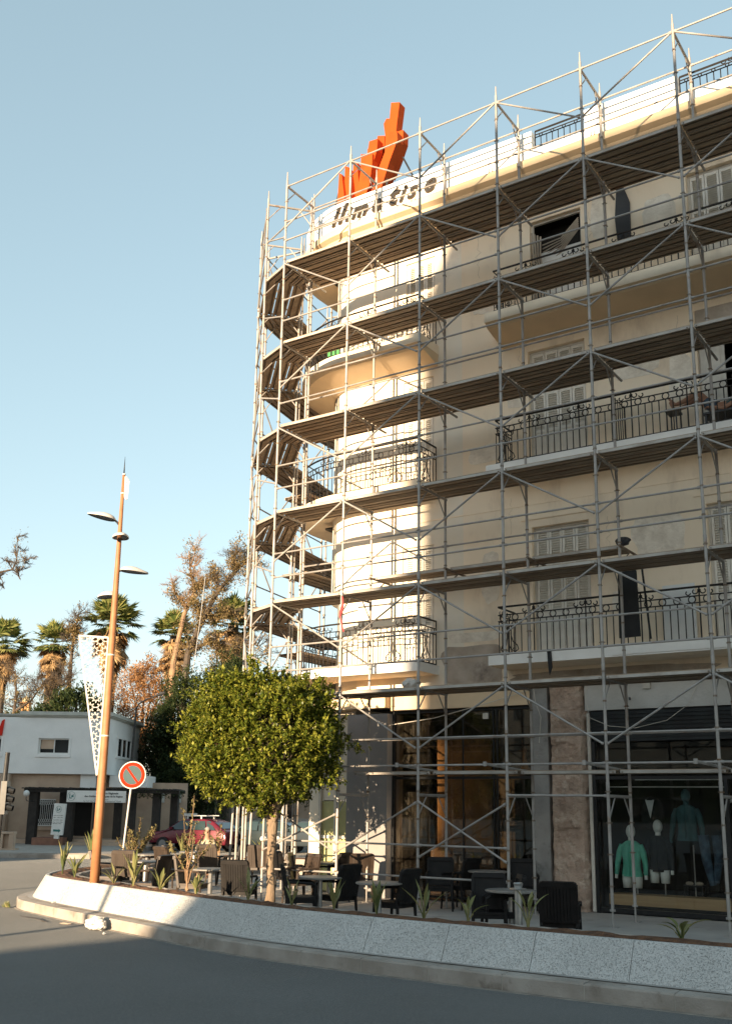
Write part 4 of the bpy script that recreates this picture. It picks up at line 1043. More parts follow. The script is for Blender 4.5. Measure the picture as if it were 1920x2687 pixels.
for x in (7.64, 7.96): m.box(x - .01, x + .01, 2.72, 2.74, .34, .50); m.box(x - .01, x + .01, 2.9, 2.92, .34, .50)
tag(m.build('display_table', M['frameblack']), 'low black display table in the clothes shop window', 'table')
for x, l in ((7.72, 'pale shoe on the left of the low display table'), (7.90, 'grey shoe on the right of the low display table')):
    m = MB(); m.ball((x, 2.8, .56), .05, 10, 6, (1.5, .7, .7)); tag(m.build('shoe', M['reveal'], smooth=True), l, 'shoe')
# ================================================================== terrace chairs and tables
def make_chair(mat_, label, brown=False):
    t = thing('terrace_chair', label, 'chair', (0, 0, 0), 0, 'resin chairs on the cafe terrace')
    m = MB()                                              # seat
    m.prism([(-.20, -.235), (.22, -.25), (.25, -.2), (.25, .2), (.22, .25), (-.20, .235)], .40, .435)
    m.box(-.19, .24, -.225, .225, .345, .40); m.build('seat', mat_, t)
    m = MB(); n = 11                                      # backrest, curved, ribbed
    T_ = Matrix.Translation((-.20, 0, .40)) @ Matrix.Rotation(R_(-11), 4, 'Y')
    for i in range(n):
        y0 = -.235 + .47 * i / n; y1 = y0 + .47 / n - .006
        cv = lambda y: -.035 + .035 * (y / .235) ** 2
        vs = []
        for (yy) in (y0, y1):
            for (xx, zz) in ((cv(yy) - .012, .02), (cv(yy) + .012, .02), (cv(yy) + .012, .49), (cv(yy) - .012, .49)): vs.append(T_ @ Vector((xx, yy, zz)))
        m.add(vs, [(0, 1, 2, 3)[::-1], (4, 5, 6, 7), (0, 4, 7, 3)[::-1], (1, 5, 6, 2), (3, 7, 6, 2), (0, 1, 5, 4)])
    m.prism([(-.245, .47), (.245, .47), (.235, .525), (.20, .54), (-.20, .54), (-.235, .525)], -.045, .018, T_ @ Matrix(((0, 0, 1, 0), (1, 0, 0, 0), (0, 1, 0, 0), (0, 0, 0, 1))))
    for s_ in (-1, 1): m.box(-.02, .025, s_ * .235 - .016, s_ * .235 + .016, -.04, .50, T_)
    m.box(-.04, -.005, -.22, .22, .02, .06, T_); m.box(-.022, -.012, -.225, .225, .06, .48, T_)
    m.build('backrest', mat_, t)
    for sx, sy in ((-1, -1), (-1, 1), (1, -1), (1, 1)):
        m = MB(); x = .215 * sx if sx > 0 else -.20; y = .225 * sy
        top = .60 if sx > 0 else .42
        m.tube([(x + .035 * sx, y + .015 * sy, 0), (x + .01 * sx, y, .38), (x, y, top)], .02, 6, rs=[.018, .026, .022]); m.build('leg', mat_, t)
    for s_ in (-1, 1):
        m = MB(); m.tube([(-.26, s_ * .235, .66), (-.05, s_ * .245, .655), (.17, s_ * .245, .645), (.235, s_ * .24, .60)], .022, 6); m.build('armrest', mat_, t)
    return t
ch_black = make_chair(M['rattan'], 'x'); ch_brown = make_chair(M['rattan_brown'], 'x')
remember(ch_black); remember(ch_brown)
CH = [(3.0, -3.13, 40, 0, 'black chair directly right of the street tree trunk, its back towards the road'),
      (3.77, -2.32, 172, 0, 'black chair facing left at the round table right of the tree'),
      (5.14, -2.68, 176, 0, 'black chair with its back against the second scaffold post, right of the second table'),
      (6.5, -2.75, -62, 0, 'black chair facing the road, between the scaffold posts left of the ashtray stand'),
      (7.0, -2.72, 215, 0, 'ribbed black chair just left of the rightmost chair of the terrace'),
      (8.0, -3.72, 108, 0, 'rightmost chair of the terrace, black, its solid back turned to the road'),
      (4.95, 1.64, -60, 0, 'black chair against the cafe glass in front of the cement pier'),
      (1.71, -2.81, 112, 0, 'black chair seen from behind, left of the street tree trunk'),
      (-.22, -2.12, 18, 1, 'chair with a sunlit left edge, facing right by the bare shrub'),
      (-.30, -2.42, 192, 1, 'brown ribbed chair facing left, between lamp post and bare shrub'),
      (-3.36, 2.02, 108, 1, 'sunlit ribbed chair in front of the seated old man'),
      (-2.85, 2.76, 200, 0, 'dark chair behind the steel props, left of the tree trunk'),
      (-2.45, 2.80, 118, 1, 'sunlit chair just left of the tree trunk, beyond the props'),
      (-2.25, -1.62, 118, 1, 'brown chair with a sunlit top edge just right of the lamp post foot'),
      (-2.75, -1.95, 30, 1, 'striped brown chair half hidden behind the lamp post'),
      (-3.2, .35, 80, 1, 'sunlit ribbed chair under the strelitzia leaves beyond the lamp post'),
      (-3.75, 1.1, 200, 1, 'brown chair between the ribbed chair and the seated old man'),
      (.60, .10, 25, 1, 'ribbed brown chair seen beside the tree trunk under the scaffold rail'),
      (1.14, .2, 250, 1, 'pale lit chair under the scaffold rail left of the leaning ladders'),
      (1.30, 1.05, 185, 0, 'dark chair in front of the yellow-lit shop window'),
      (1.78, .95, 140, 1, 'sunlit ribbed chair in front of the corner pier'),
      (4.2, 1.05, 172, 0, 'dark chair deep in shade in front of the cafe glass'),
      (3.6, .9, -62, 0, 'dark chair left of the pedestal table by the cafe glass'),
      (-.12, .60, 60, 0, 'dark chair behind the tree trunk, its back just right of it')]
for i, (x, y, a, br, lab) in enumerate(CH):
    src = ch_brown if br else ch_black
    c, s_ = math.cos(R_(a)), math.sin(R_(a)); loc = (x + .30 * c, y + .30 * s_, 0)
    if (i == 0) or (i == 8):
        src.location = loc; src.rotation_euler = (0, 0, R_(a)); src['label'] = lab
    else: dup(src, loc, R_(a), lab)
def make_table(label):
    t = thing('terrace_table', label, 'table', (0, 0, 0), 0, 'round cafe tables on the terrace')
    m = MB(); m.lathe([(0, .695), (.34, .695), (.36, .705), (.36, .722), (.34, .73), (0, .73)], n=28); m.build('tabletop', M['tabletop'], t)
    m = MB(); m.tube([(0, 0, .06), (0, 0, .70)], .04, 10); m.build('pedestal', M['alu'], t)
    m = MB()
    for k_ in range(4):
        a = R_(45 + 90 * k_); m.tube([(0, 0, .09), (.14 * math.cos(a), .14 * math.sin(a), .07), (.27 * math.cos(a), .27 * math.sin(a), .012)], .018, 6)
        m.tube([(.27 * math.cos(a), .27 * math.sin(a), 0), (.27 * math.cos(a), .27 * math.sin(a), .02)], .022, 6)
    m.build('foot', M['darkmetal'], t); return t
tb = make_table('x'); remember(tb)
TB = [(.71, -2.3, 'round table with a pale pedestal between the bare shrub and the tree'), (3.40, -2.65, 'round table just right of the tree trunk'), (4.77, -3.0, 'round table in front of the corner pier, third from the tree'),
      (-1.9, -1.35, 'round table right of the lamp post, next to the brown chairs'), (.93, 1.0, 'round table in front of the leaning ladders'), (-4.2, 2.5, 'round table left of the seated old man'),
      (4.62, .85, 'round table deep in shade before the cafe glass'), (6.95, -2.95, 'round table behind the ashtray stand'), (-4.0, .75, 'small far table beyond the lamp post, by the back planter')]
for i, (x, y, lab) in enumerate(TB):
    if i == 0: tb.location = (x, y, 0); tb['label'] = lab; tb.rotation_euler = (0, 0, .4)
    else: dup(tb, (x, y, 0), .3 * i, lab)
m = thing('ashtray_stand', 'slim steel ashtray stand with a metal bowl between the chairs behind the planter', 'ashtray', (7.45, -3.75, 0))
b = MB(); b.tube([(0, 0, .02), (0, 0, .80)], .05, 12); b.lathe([(0, 0), (.12, 0), (.12, .02), (.05, .03)], n=16); b.build('post', M['alu'], m)
b = MB(); b.lathe([(0, .80), (.11, .80), (.12, .81), (.10, .82), (.05, .825), (.065, .88), (.055, .89), (.03, .87), (0, .84)], n=18); b.build('bowl', M['alu'], m)
# ================================================================== street tree (clipped ficus)
def leaf(m, p, d, up, l, w_):
    d = d.normalized(); s_ = d.cross(up)
    if s_.length < 1e-3: s_ = d.cross(Vector((1, 0, .1)))
    s_ = s_.normalized() * w_; n_ = s_.cross(d).normalized() * (w_ * .35)
    m.add([p, p + d * l * .5 + s_ + n_, p + d * l, p + d * l * .5 - s_ + n_], [(0, 1, 2, 3)])
def rdir(zb_=0.):
    while True:
        v = Vector((rnd.uniform(-1, 1), rnd.uniform(-1, 1), rnd.uniform(-1, 1)))
        if .05 < v.length < 1: v.normalize(); v.z += zb_; return v.normalized()
TX, TY = .95, -.9
tr = thing('street_tree', 'clipped round street tree with glossy yellow-green leaves in front of the building corner', 'tree', (TX, TY, 0))
m = MB()
m.tube([(.0, 0, -.05), (.02, 0, .25), (-.02, 0, .8), (.01, 0, 1.2), (.0, 0, 1.5), (0, 0, 1.7)], .1, 14, rs=[.12, .085, .075, .085, .11, .10])
for (dx, dy, dz, r_) in ((-.5, .15, 1.0, .06), (.45, -.2, 1.1, .06), (.1, .5, 1.2, .05), (-.15, -.45, 1.1, .05), (.05, 0, 1.6, .055)):
    m.tube([(0, 0, 1.45), (dx * .25, dy * .25, 1.7), (dx * .7, dy * .7, 1.6 + dz * .5), (dx * 1.4, dy * 1.4, 1.6 + dz)], r_, 8, rs=[r_ * 1.15, r_, r_ * .7, r_ * .3])
m.build('trunk', M['bark'], tr, smooth=True)
m = MB()
cc = Vector((RH.x * -.26, RH.y * -.26, 3.06)); rr_ = Vector((1.46, 1.36, 1.21))
def crown_r(u):
    """lumpy radius factor of the crown in direction u"""
    return 1 + .16 * noise.noise(u * 1.7 + Vector((4, 2, 9))) + .26 * noise.noise(u * 3.3) + .12 * noise.noise(u * 8)
ncl = 4200
for c_ in range(ncl):
    u = rdir(.0); dep = 1 - abs(rnd.gauss(0, .13)) if rnd.random() < .85 else rnd.uniform(.4, .9)
    k_ = crown_r(u) * min(dep, 1.04)
    lat = u.x * RH.x + u.y * RH.y
    sq = 1.0 / (abs(u.x) ** 2.6 + abs(u.y) ** 2.6 + abs(u.z) ** 2.6) ** (1 / 2.6)      # slightly boxy crown
    p = cc + Vector((u.x * rr_.x, u.y * rr_.y, u.z * rr_.z)) * k_ * (.45 + .55 * sq)
    if p.z < 1.72 + .25 * noise.noise(Vector((p.x * 2, p.y * 2, 0))): continue
    d0 = (u * .7 + Vector((0, 0, .75)) + rdir() * .45).normalized(); L_ = rnd.uniform(.10, .26)
    nl = rnd.randint(11, 17)
    for t in range(nl):
        pp = p + d0 * (L_ * t / nl); ld = (d0 * .55 + rdir() * 1.0).normalized()
        leaf(m, pp, ld, Vector((rnd.uniform(-.4, .4), rnd.uniform(-.4, .4), 1)), rnd.uniform(.06, .10), rnd.uniform(.019, .031))
for c_ in range(90):
    u = rdir(.25); p = cc + Vector((u.x * rr_.x, u.y * rr_.y, u.z * rr_.z)) * crown_r(u) * .97
    if p.z < 2.0: continue
    d0 = (u * .5 + Vector((0, 0, 1.0)) + rdir() * .3).normalized(); L_ = rnd.uniform(.16, .34)
    for t in range(18): leaf(m, p + d0 * (L_ * t / 18), (d0 * .6 + rdir()).normalized(), Vector((0, 0, 1)), rnd.uniform(.06, .09), rnd.uniform(.018, .028))
# the sprig that sticks out at the right
for c_ in range(26):
    t = rnd.random(); p = Vector((RH.x, RH.y, 0)) * (1.2 + .52 * t) + Vector((rnd.uniform(-.1, .1), rnd.uniform(-.1, .1), 2.98 + .05 * math.sin(t * 5) + rnd.uniform(-.13, .13) * (1.1 - t * .7)))
    for s_ in range(12): leaf(m, p, (rdir() + Vector((RH.x, RH.y, .1)) * .4), Vector((0, 0, 1)), rnd.uniform(.05, .09), rnd.uniform(.012, .022))
m.build('crown', M['ficus'], tr)
m = MB()
for t in range(420):
    u = rdir(); p = cc + Vector((u.x * rr_.x, u.y * rr_.y, u.z * rr_.z)) * rnd.uniform(.5, .9) * crown_r(u)
    if p.z < 1.75: continue
    o_ = Vector((0, 0, 1.9)).lerp(p, rnd.uniform(.5, .75)); m.tube([o_, o_.lerp(p, .6) + rdir() * .05, p], .006, 3, cap=False, rs=[.010, .007, .004])
m.build('twigs', M['darkbark'], tr)
# ================================================================== plants in the planter
def strelitzia(x, y, label, n, h, spread, seed, mats=None, floppy=0.):
    rn = random.Random(seed); t = thing('strelitzia_plant', label, 'plant', (x, y, .37), rn.uniform(0, 6), 'strelitzia plants in the long planter')
    m = MB(); st = MB()
    for k_ in range(n):
        a = 2 * math.pi * (k_ + rn.uniform(-.3, .3)) / n; hh_ = h * rn.uniform(.62, 1.05); sp = spread * rn.uniform(.35, 1.1)
        d = Vector((math.cos(a), math.sin(a), 0)); side = Vector((-d.y, d.x, 0))
        def P(s): return d * (sp * (s ** 1.8)) + Vector((0, 0, hh_ * s - floppy * hh_ * s * s * s))
        st.tube([P(0), P(.22), P(.45)], .009, 5, cap=False)
        wv = rn.uniform(.022, .042) * (h / .6) ** .5; K = 8; vs = []
        for i in range(K + 1):
            s = .42 + .58 * i / K; ww = wv * math.sin(math.pi * min(1, (i + .15) / (K + .15)) ** .8) ; c_ = P(s)
            nrm = (P(min(1, s + .02)) - P(s - .02)).cross(side).normalized()
            vs += [c_ - side * ww + nrm * ww * .45, c_, c_ + side * ww + nrm * ww * .45]
        fs = []
        for i in range(K):
            for j in (0, 1): a0 = i * 3 + j; fs.append((a0, a0 + 1, a0 + 4, a0 + 3))
        m.add(vs, fs)
    m.build('leaves', M['strelitzia'], t); st.build('stalks', M['strelitzia'], t); return t
strelitzia(-3.58, -2.0, 'tall pointed strelitzia at the very tip of the planter, left of the lamp post', 9, .72, .22, 1)
strelitzia(-2.72, -2.42, 'sunlit strelitzia with broad pale leaves between the planter tip and the lamp post', 8, .55, .34, 2)
strelitzia(-5.4, .35, 'tall strelitzia on the back arm of the planter behind the lamp post', 11, .85, .25, 3)
strelitzia(-1.0, -2.98, 'dark leaved small strelitzia at the right foot of the lamp post', 5, .40, .42, 4)
strelitzia(-.28, -3.2, 'sunlit upright strelitzia in front of the brown terrace chairs', 9, .66, .22, 5)
strelitzia(.58, -3.4, 'low strelitzia with one broad pale leaf, last sunlit plant of the front planter', 7, .42, .34, 6)
strelitzia(1.66, -3.68, 'dark strelitzia clump at the shadow edge beside the bare shrub stem', 8, .40, .22, 7)
strelitzia(3.0, -3.95, 'thin strelitzia in front of the black chair left of the tree trunk', 5, .52, .30, 8)
strelitzia(4.05, -4.22, 'thin strelitzia in front of the chair right of the tree trunk', 4, .46, .26, 9)
strelitzia(4.85, -4.28, 'bushy strelitzia in front of the round table right of the tree', 7, .50, .24, 10)
strelitzia(5.62, -4.36, 'dense grassy strelitzia under the third table', 13, .50, .18, 11)
strelitzia(6.35, -4.33, 'wispy strelitzia in front of the second scaffold post', 5, .60, .34, 12)
strelitzia(7.02, -4.35, 'drooping strelitzia in front of the chair that faces the road', 5, .52, .3, 13, floppy=.25)
strelitzia(7.9, -4.42, 'drooping strelitzia left of the rightmost terrace chair', 5, .62, .28, 14, floppy=.2)
strelitzia(9.78, -4.35, 'withered strelitzia with curled stems in front of the clothes shop', 8, .42, .42, 15, floppy=.35)
strelitzia(10.6, -4.32, 'strelitzia at the right edge in front of the clothes shop', 6, .50, .38, 16, floppy=.2)
strelitzia(-5.35, 3.3, 'broad leaved strelitzia on the back planter left of the seated man', 8, .75, .45, 17)
strelitzia(-4.6, 5.55, 'strelitzia behind the steel props on the back planter', 6, .6, .35, 18)
def shrub(x, y, z, label, h, nb, seed, leafn, sp, group=None):
    rn = random.Random(seed); t = thing('young_shrub', label, 'shrub', (x, y, z), 0, group)
    b = MB(); m = MB()
    for k_ in range(nb):
        a = rn.uniform(0, 6.28); hh_ = h * (1 if k_ == 0 else rn.uniform(.45, .85)); s_ = 0.04 if k_ == 0 else sp * rn.uniform(.5, 1)
        z0 = 0 if k_ == 0 else rn.uniform(.05, .45) * h * .5
        pts = [Vector((math.cos(a) * s_ * u_ ** 1.3 + .03 * math.sin(u_ * 9 + k_), math.sin(a) * s_ * u_ ** 1.3, z0 + (hh_ - z0) * u_)) for u_ in (0, .25, .5, .75, 1)]
        b.tube(pts, .01, 5, rs=[.014, .011, .008, .006, .003])
        for t_ in range(leafn):
            u_ = rn.uniform(.35, 1.03); i = min(3, int(u_ * 4)); p = pts[i].lerp(pts[i + 1], u_ * 4 - i)
            leaf(m, p + rdir() * .02, rdir(-.1) , Vector((0, 0, 1)), rn.uniform(.06, .11), rn.uniform(.018, .03))
    b.build('stems', M['tanbark'], t); m.build('leaves', M['youngleaf'], t); return t
shrub(1.05, -3.25, .37, 'tall thin bare shrub with a few brown leaves in front of the red car', 1.62, 8, 21, 34, .62)
shrub(-4.9, 1.3, .37, 'leafy young shrub around the foot of the no parking sign', 1.15, 11, 22, 46, .5)
shrub(-5.9, 5.3, .37, 'orange-brown sunlit shrub between the seated man and the steel props', .95, 10, 23, 40, .35)
shrub(-4.65, .8, .37, 'small yellow leaved shrub right of the lamp post', .8, 7, 24, 30, .35)
# ================================================================== lamp post with lattice banners
LX, LY = -1.5, -3.0
lp_ = thing('lamp_post', 'tall rust brown lamp post with four lamp heads and a white perforated panel', 'lamp post', (LX, LY, .3))
def rot_lat(v): return Vector((RH.x * v[0] + HH.x * v[1], RH.y * v[0] + HH.y * v[1], v[2] - .3))
m = MB(); m.tube([(0, 0, 0), (0, 0, 1.5), (-.0, 0, 4.8), (-.003, 0, 6.9), (-.006, 0, 8.0)], .08, 20, rs=[.088, .083, .066, .042, .028]); m.build('pole', M['corten'], lp_, smooth=True)
m = MB(); m.tube([(-.006, 0, 8.0), (-.008, 0, 8.40)], .02, 10, rs=[.016, .003]); m.build('spire', M['darkmetal'], lp_, smooth=True)
for z, r_ in ((7.62, .036), (8.02, .032), (4.34, .074), (2.79, .082)):
    m = MB(); m.tube([(0, 0, z - .012), (0, 0, z + .012)], r_, 16); m.build('clamp', M['panel'], lp_)
def lamp_head(dirv, z, tilt, L_=.56, arm=.10):
    d = rot_lat((dirv[0], dirv[1], .3)).normalized(); s_ = Vector((-d.y, d.x, 0))
    Tm = Matrix((( d.x, s_.x, 0, d.x * arm), (d.y, s_.y, 0, d.y * arm), (0, 0, 1, z - .3), (0, 0, 0, 1))) @ Matrix.Rotation(R_(tilt), 4, 'Y')
    n = 24
    def outline(k_, zz, inset=0.):
        pts = []
        for j in range(n):
            a = 2 * math.pi * j / n; x = L_ / 2 + (L_ / 2) * math.cos(a) * k_; y = .155 * math.sin(a) * k_ * (1 - .25 * (math.cos(a)))
            pts.append(Tm @ Vector((x, y, zz)))
        return pts
    m = MB(); rings = [outline(1.0, 0), outline(1.02, .012), outline(.97, .035)]
    for kx, zz in ((.80, .075), (.5, .10), (.05, .11)):
        rings.append([Tm @ Vector((L_ * .40 + (L_ * .40) * math.cos(2 * math.pi * j / n) * kx, .15 * math.sin(2 * math.pi * j / n) * kx, zz)) for j in range(n)])
    vs = [p for r_ in rings for p in r_]; fs = [(i * n + j, i * n + (j + 1) % n, (i + 1) * n + (j + 1) % n, (i + 1) * n + j) for i in range(len(rings) - 1) for j in range(n)]
    fs.append(tuple((len(rings) - 1) * n + j for j in range(n))); m.add(vs, fs)
    hd = m.build('lamp_head', M['lampwhite'], lp_, smooth=True)
    m = MB(); A_, B_ = outline(1.0, 0), outline(.80, .012); m.add(A_ + B_, [(j, j + n, (j + 1) % n + n, (j + 1) % n) for j in range(n)]); m.build('rim', M['darkmetal'], hd)
    m = MB(); m.add(outline(.80, .012), [tuple(range(n - 1, -1, -1))]); m.build('lens', M['lampglass'], hd)
    m = MB(); o_ = Vector((0, 0, z - .3)); m.tube([o_ - Vector((0, 0, .10)), o_ + d * arm * .7 - Vector((0, 0, .02)), Tm @ Vector((.08, 0, .04))], .022, 8); m.build('arm', M['darkmetal'], hd)
lamp_head((-1, -.35), 7.33, -9); lamp_head((.35, -1.0), 6.93, 2, arm=.03); lamp_head((1, .35), 6.33, 3, arm=.05); lamp_head((-.75, .75), 5.83, 0, arm=.05)
def lattice(par, pts, cell, name, th=.014):
    """perforated star lattice inside a tapering frame; local coords (u, z)"""
    m = MB()
    TT = Matrix(((RH.x, HH.x, 0, 0), (RH.y, HH.y, 0, 0), (0, 0, 1, -.3), (0, 0, 0, 1)))
    def P3(u, z, w_=0.): return TT @ Vector((u, w_, z))
    def bar(a, b, r_): m.tube([P3(*a), P3(*b)], r_, 4)
    n = len(pts)
    for i in range(n): bar(pts[i], pts[(i + 1) % n], .020)
    def inside(u, z):
        c = False
        for i in range(n):
            (x1, y1), (x2, y2) = pts[i], pts[(i + 1) % n]
            if (y1 > z) != (y2 > z) and u < (x2 - x1) * (z - y1) / (y2 - y1) + x1: c = not c
        return c
    def seg(a, b):
        k_ = 3
        for i in range(k_):
            p = (a[0] + (b[0] - a[0]) * i / k_, a[1] + (b[1] - a[1]) * i / k_); q_ = (a[0] + (b[0] - a[0]) * (i + 1) / k_, a[1] + (b[1] - a[1]) * (i + 1) / k_)
            if inside(*p) and inside(*q_): bar(p, q_, .0058)
    zmin = min(p[1] for p in pts); zmax = max(p[1] for p in pts); umin = min(p[0] for p in pts); umax = max(p[0] for p in pts)
    row = 0; z = zmax - cell * .5
    while z > zmin:
        u = umin - cell * (.5 if row % 2 else 0)
        while u < umax + cell:
            N_ = 8 
            inn = [(u + cell * .20 * math.cos(2 * math.pi * (j + .5) / N_), z + cell * .20 * math.sin(2 * math.pi * (j + .5) / N_)) for j in range(N_)]
            out = [(u + cell * .46 * math.cos(2 * math.pi * j / N_), z + cell * .46 * math.sin(2 * math.pi * j / N_)) for j in range(N_)]
            for j in range(N_):
                seg(inn[j], out[j]); seg(inn[j], out[(j + 1) % N_]); 
                if j % 2 == 0: seg(out[j], (u + cell * (.5 if math.cos(2 * math.pi * j / N_) > .1 else -.5 if math.cos(2 * math.pi * j / N_) < -.1 else 0), z + cell * .435 * round(math.sin(2 * math.pi * j / N_))))
            u += cell
        z -= cell * .87; row += 1
    return m.build(name, M['panel'], par)
lattice(lp_, [(-.645, 5.01), (-.075, 4.98), (-.092, 2.55), (-.105, 2.35)], .21, 'lattice_panel')
lattice(lp_, [(.03, 8.27), (.10, 8.18), (.09, 7.80), (.04, 7.85)], .09, 'lattice_panel')
# ================================================================== no parking sign
SX, SY = -5.14, 1.21
ns = thing('traffic_sign', 'round no parking sign with an orange-red ring and diagonal bar on a thin leaning post', 'traffic sign', (SX, SY, .3), math.atan2(-.55, .83) * 0)
dirc = Vector((.55, -.83, 0)).normalized()
TS = Matrix(((RH.x, 0, dirc.x, 0), (RH.y, 0, dirc.y, 0), (0, 1, 0, 2.21), (0, 0, 0, 1)))
def disc(r0, r1, w_, m_, name, n=40):
    m = MB(); vs = []; 
    for j in range(n):
        a = 2 * math.pi * j / n; vs += [TS @ Vector((r0 * math.cos(a), r0 * math.sin(a), w_)), TS @ Vector((r1 * math.cos(a), r1 * math.sin(a), w_))]
    if r0 > 0: fs = [(2 * j, 2 * j + 1, (2 * j + 3) % (2 * n), (2 * j + 2) % (2 * n)) for j in range(n)]
    else: fs = [tuple(2 * j + 1 for j in range(n))]
    m.add(vs, fs); return m.build(name, m_, ns)
m = MB(); m.lathe([(0, -.004), (.325, -.004), (.328, 0), (.325, .006), (0, .006)], n=40, T=TS @ Matrix.Translation((0, 0, -.004))); m.build('plate', M['whiteen'], ns)
disc(.225, .305, .008, M['redorange'] if 'redorange' in M else mat('sign_orange_red', (.50, .028, .008), (.46, .025, .007), .85, spec=.1, scale=3), 'red_ring')
disc(0, .225, .0075, M['greysign'], 'grey_field')
m = MB(); Tb = TS @ Matrix.Rotation(R_(-52), 4, 'Z'); m.box(-.23, .23, -.024, .024, .0085, .0115, Tb); m.build('diagonal_bar', bpy.data.materials['sign_orange_red'], ns)
m = MB(); m.tube([(RH.x * -.13, RH.y * -.13, 0), tuple(TS @ Vector((0, .05, -.03)))], .024, 10); m.build('post', M['lampwhite'], ns)
# ================================================================== people
def skin_body(pts, edges, name, m_, parent, sub=2):
    me = bpy.data.meshes.new(name); me.from_pydata([p[0] for p in pts], edges, [])
    o = bpy.data.objects.new(name, me); COL.objects.link(o)
    md = o.modifiers.new('s', 'SKIN'); sk_ = me.skin_vertices[0].data if me.skin_vertices else None
    if sk_ is None:
        bpy.context.view_layer.objects.active = o; bpy.ops.object.select_all(action='DESELECT'); o.select_set(True)
        bpy.ops.mesh.customdata_skin_add(); sk_ = me.skin_vertices[0].data
    for i, p in enumerate(pts): r_ = p[1]; sk_[i].radius = r_ if isinstance(r_, tuple) else (r_, r_)
    sk_[0].use_root = True
    sb = o.modifiers.new('b', 'SUBSURF'); sb.levels = sub; sb.render_levels = sub
    dg = bpy.context.evaluated_depsgraph_get(); me2 = bpy.data.meshes.new_from_object(o.evaluated_get(dg))
    bpy.data.objects.remove(o); me2.name = name; me2.materials.clear(); me2.materials.append(m_)
    me2.polygons.foreach_set('use_smooth', [True] * len(me2.polygons))
    o2 = bpy.data.objects.new(name, me2); COL.objects.link(o2); o2.parent = parent; return o2
def head_parts(par, c, fwd, hair, s=1.):
    """face details around head centre c looking along fwd"""
    f_ = Vector(fwd).normalized(); sd = f_.cross(Vector((0, 0, 1))).normalized()
    m = MB(); c = Vector(c)
    Th = Matrix(((sd.x, f_.x, 0, c.x), (sd.y, f_.y, 0, c.y), (0, 0, 1, c.z), (0, 0, 0, 1)))
    m.ball((0, -.012, .022), .098, 18, 12, (.86, 1.0, 1.08), Th)
    m.v = [p for p in m.v]
    keep = MB(); vs = [Th.inverted() @ Vector(p) for p in m.v]
    for f in m.f:
        cen = sum((vs[i] for i in f), Vector()) / len(f)
        if cen.z > .06 or (cen.y < -.01 and cen.z > -.05): keep.add([m.v[i] for i in f], [tuple(range(len(f)))])
    keep.build('hair', hair, par, smooth=True)
# seated old man on the rim of the back planter
pm = thing('person', 'grey haired old man in a beige jacket sitting on the rim of the back planter', 'person', (-5.35, 4.2, .40), R_(33.5))
B = [((0, 0, .08), (.15, .12)), ((0, -.01, .26), (.15, .11)), ((0, -.02, .44), (.165, .11)), ((0, -.015, .56), (.06, .06)), ((0, -.03, .66), (.075, .085)), ((0, -.04, .76), (.078, .092)), ((0, -.03, .83), (.05, .06)),
     ((.16, -.02, .49), .055), ((.25, -.06, .28), .045), ((.17, -.24, .16), .036), ((.12, -.30, .15), .03),
     ((-.16, -.02, .49), .055), ((-.25, -.06, .28), .045), ((-.17, -.24, .16), .036), ((-.12, -.30, .15), .03),
     ((.09, -.12, .05), .085), ((.12, -.44, .04), .062), ((.12, -.46, -.18), .05), ((.12, -.44, -.34), .04), ((.13, -.58, -.37), .035),
     ((-.09, -.12, .05), .085), ((-.12, -.44, .04), .062), ((-.12, -.46, -.18), .05), ((-.12, -.44, -.34), .04), ((-.13, -.58, -.37), .035)]
EG = [(0, 1), (1, 2), (2, 3), (3, 4), (4, 5), (5, 6), (2, 7), (7, 8), (8, 9), (9, 10), (2, 11), (11, 12), (12, 13), (13, 14), (0, 15), (15, 16), (16, 17), (17, 18), (18, 19), (0, 20), (20, 21), (21, 22), (22, 23), (23, 24)]
def fingers(B_, E_, ip, d, n0=5):
    d = Vector(d).normalized(); s_ = d.cross(Vector((0, 0, 1))).normalized(); base = Vector(B_[ip][0])
    for k_ in range(4):
        o_ = s_ * (.024 - .016 * k_); i0 = len(B_)
        B_.append((tuple(base + o_ + d * .05), .0095)); B_.append((tuple(base + o_ * 1.1 + d * .085 + Vector((0, 0, -.012))), .008)); B_.append((tuple(base + o_ * 1.1 + d * (.10 - .006 * abs(k_ - 1.5)) + Vector((0, 0, -.035))), .007))
        E_ += [(ip, i0), (i0, i0 + 1), (i0 + 1, i0 + 2)]
    i0 = len(B_); B_.append((tuple(base + s_ * .03 + d * .01), .011)); B_.append((tuple(base + s_ * .045 + d * .05), .009)); E_ += [(ip, i0), (i0, i0 + 1)]
fingers(B, EG, 10, (-.2, -1, 0)); fingers(B, EG, 14, (.2, -1, 0))
skin_body(B, EG, 'body', M['skin'], pm)
J = [(p[0], tuple(v * 1.16 for v in p[1]) if isinstance(p[1], tuple) else p[1] * 1.28) for p in B[:3]] + [((0, -.015, .535), (.085, .075)), B[7][:1] + (.075,), B[8][:1] + (.062,), ((.18, -.21, .17), .052), B[11][:1] + (.075,), B[12][:1] + (.062,), ((-.18, -.21, .17), .052)]
skin_body(J, [(0, 1), (1, 2), (2, 3), (2, 4), (4, 5), (5, 6), (2, 7), (7, 8), (8, 9)], 'jacket', M['beigecloth'], pm)
TRs = [((0, -.02, .06), (.16, .13))] + [((s_ * .09, -.12, .05), .10) if k_ == 0 else ((s_ * .12, -.44, .03), .078) if k_ == 1 else ((s_ * .12, -.45, -.30), .062) for s_ in (1, -1) for k_ in range(3)]
skin_body(TRs, [(0, 1), (1, 2), (2, 3), (0, 4), (4, 5), (5, 6)], 'trousers', M['blackcloth'], pm)
head_parts(pm, (0, -.035, .745), (0, -1, 0), M['greyhair'])
m = MB(); m.ball((0, -.135, .735), .017, 8, 6, (.8, 1.2, 1.5)); 
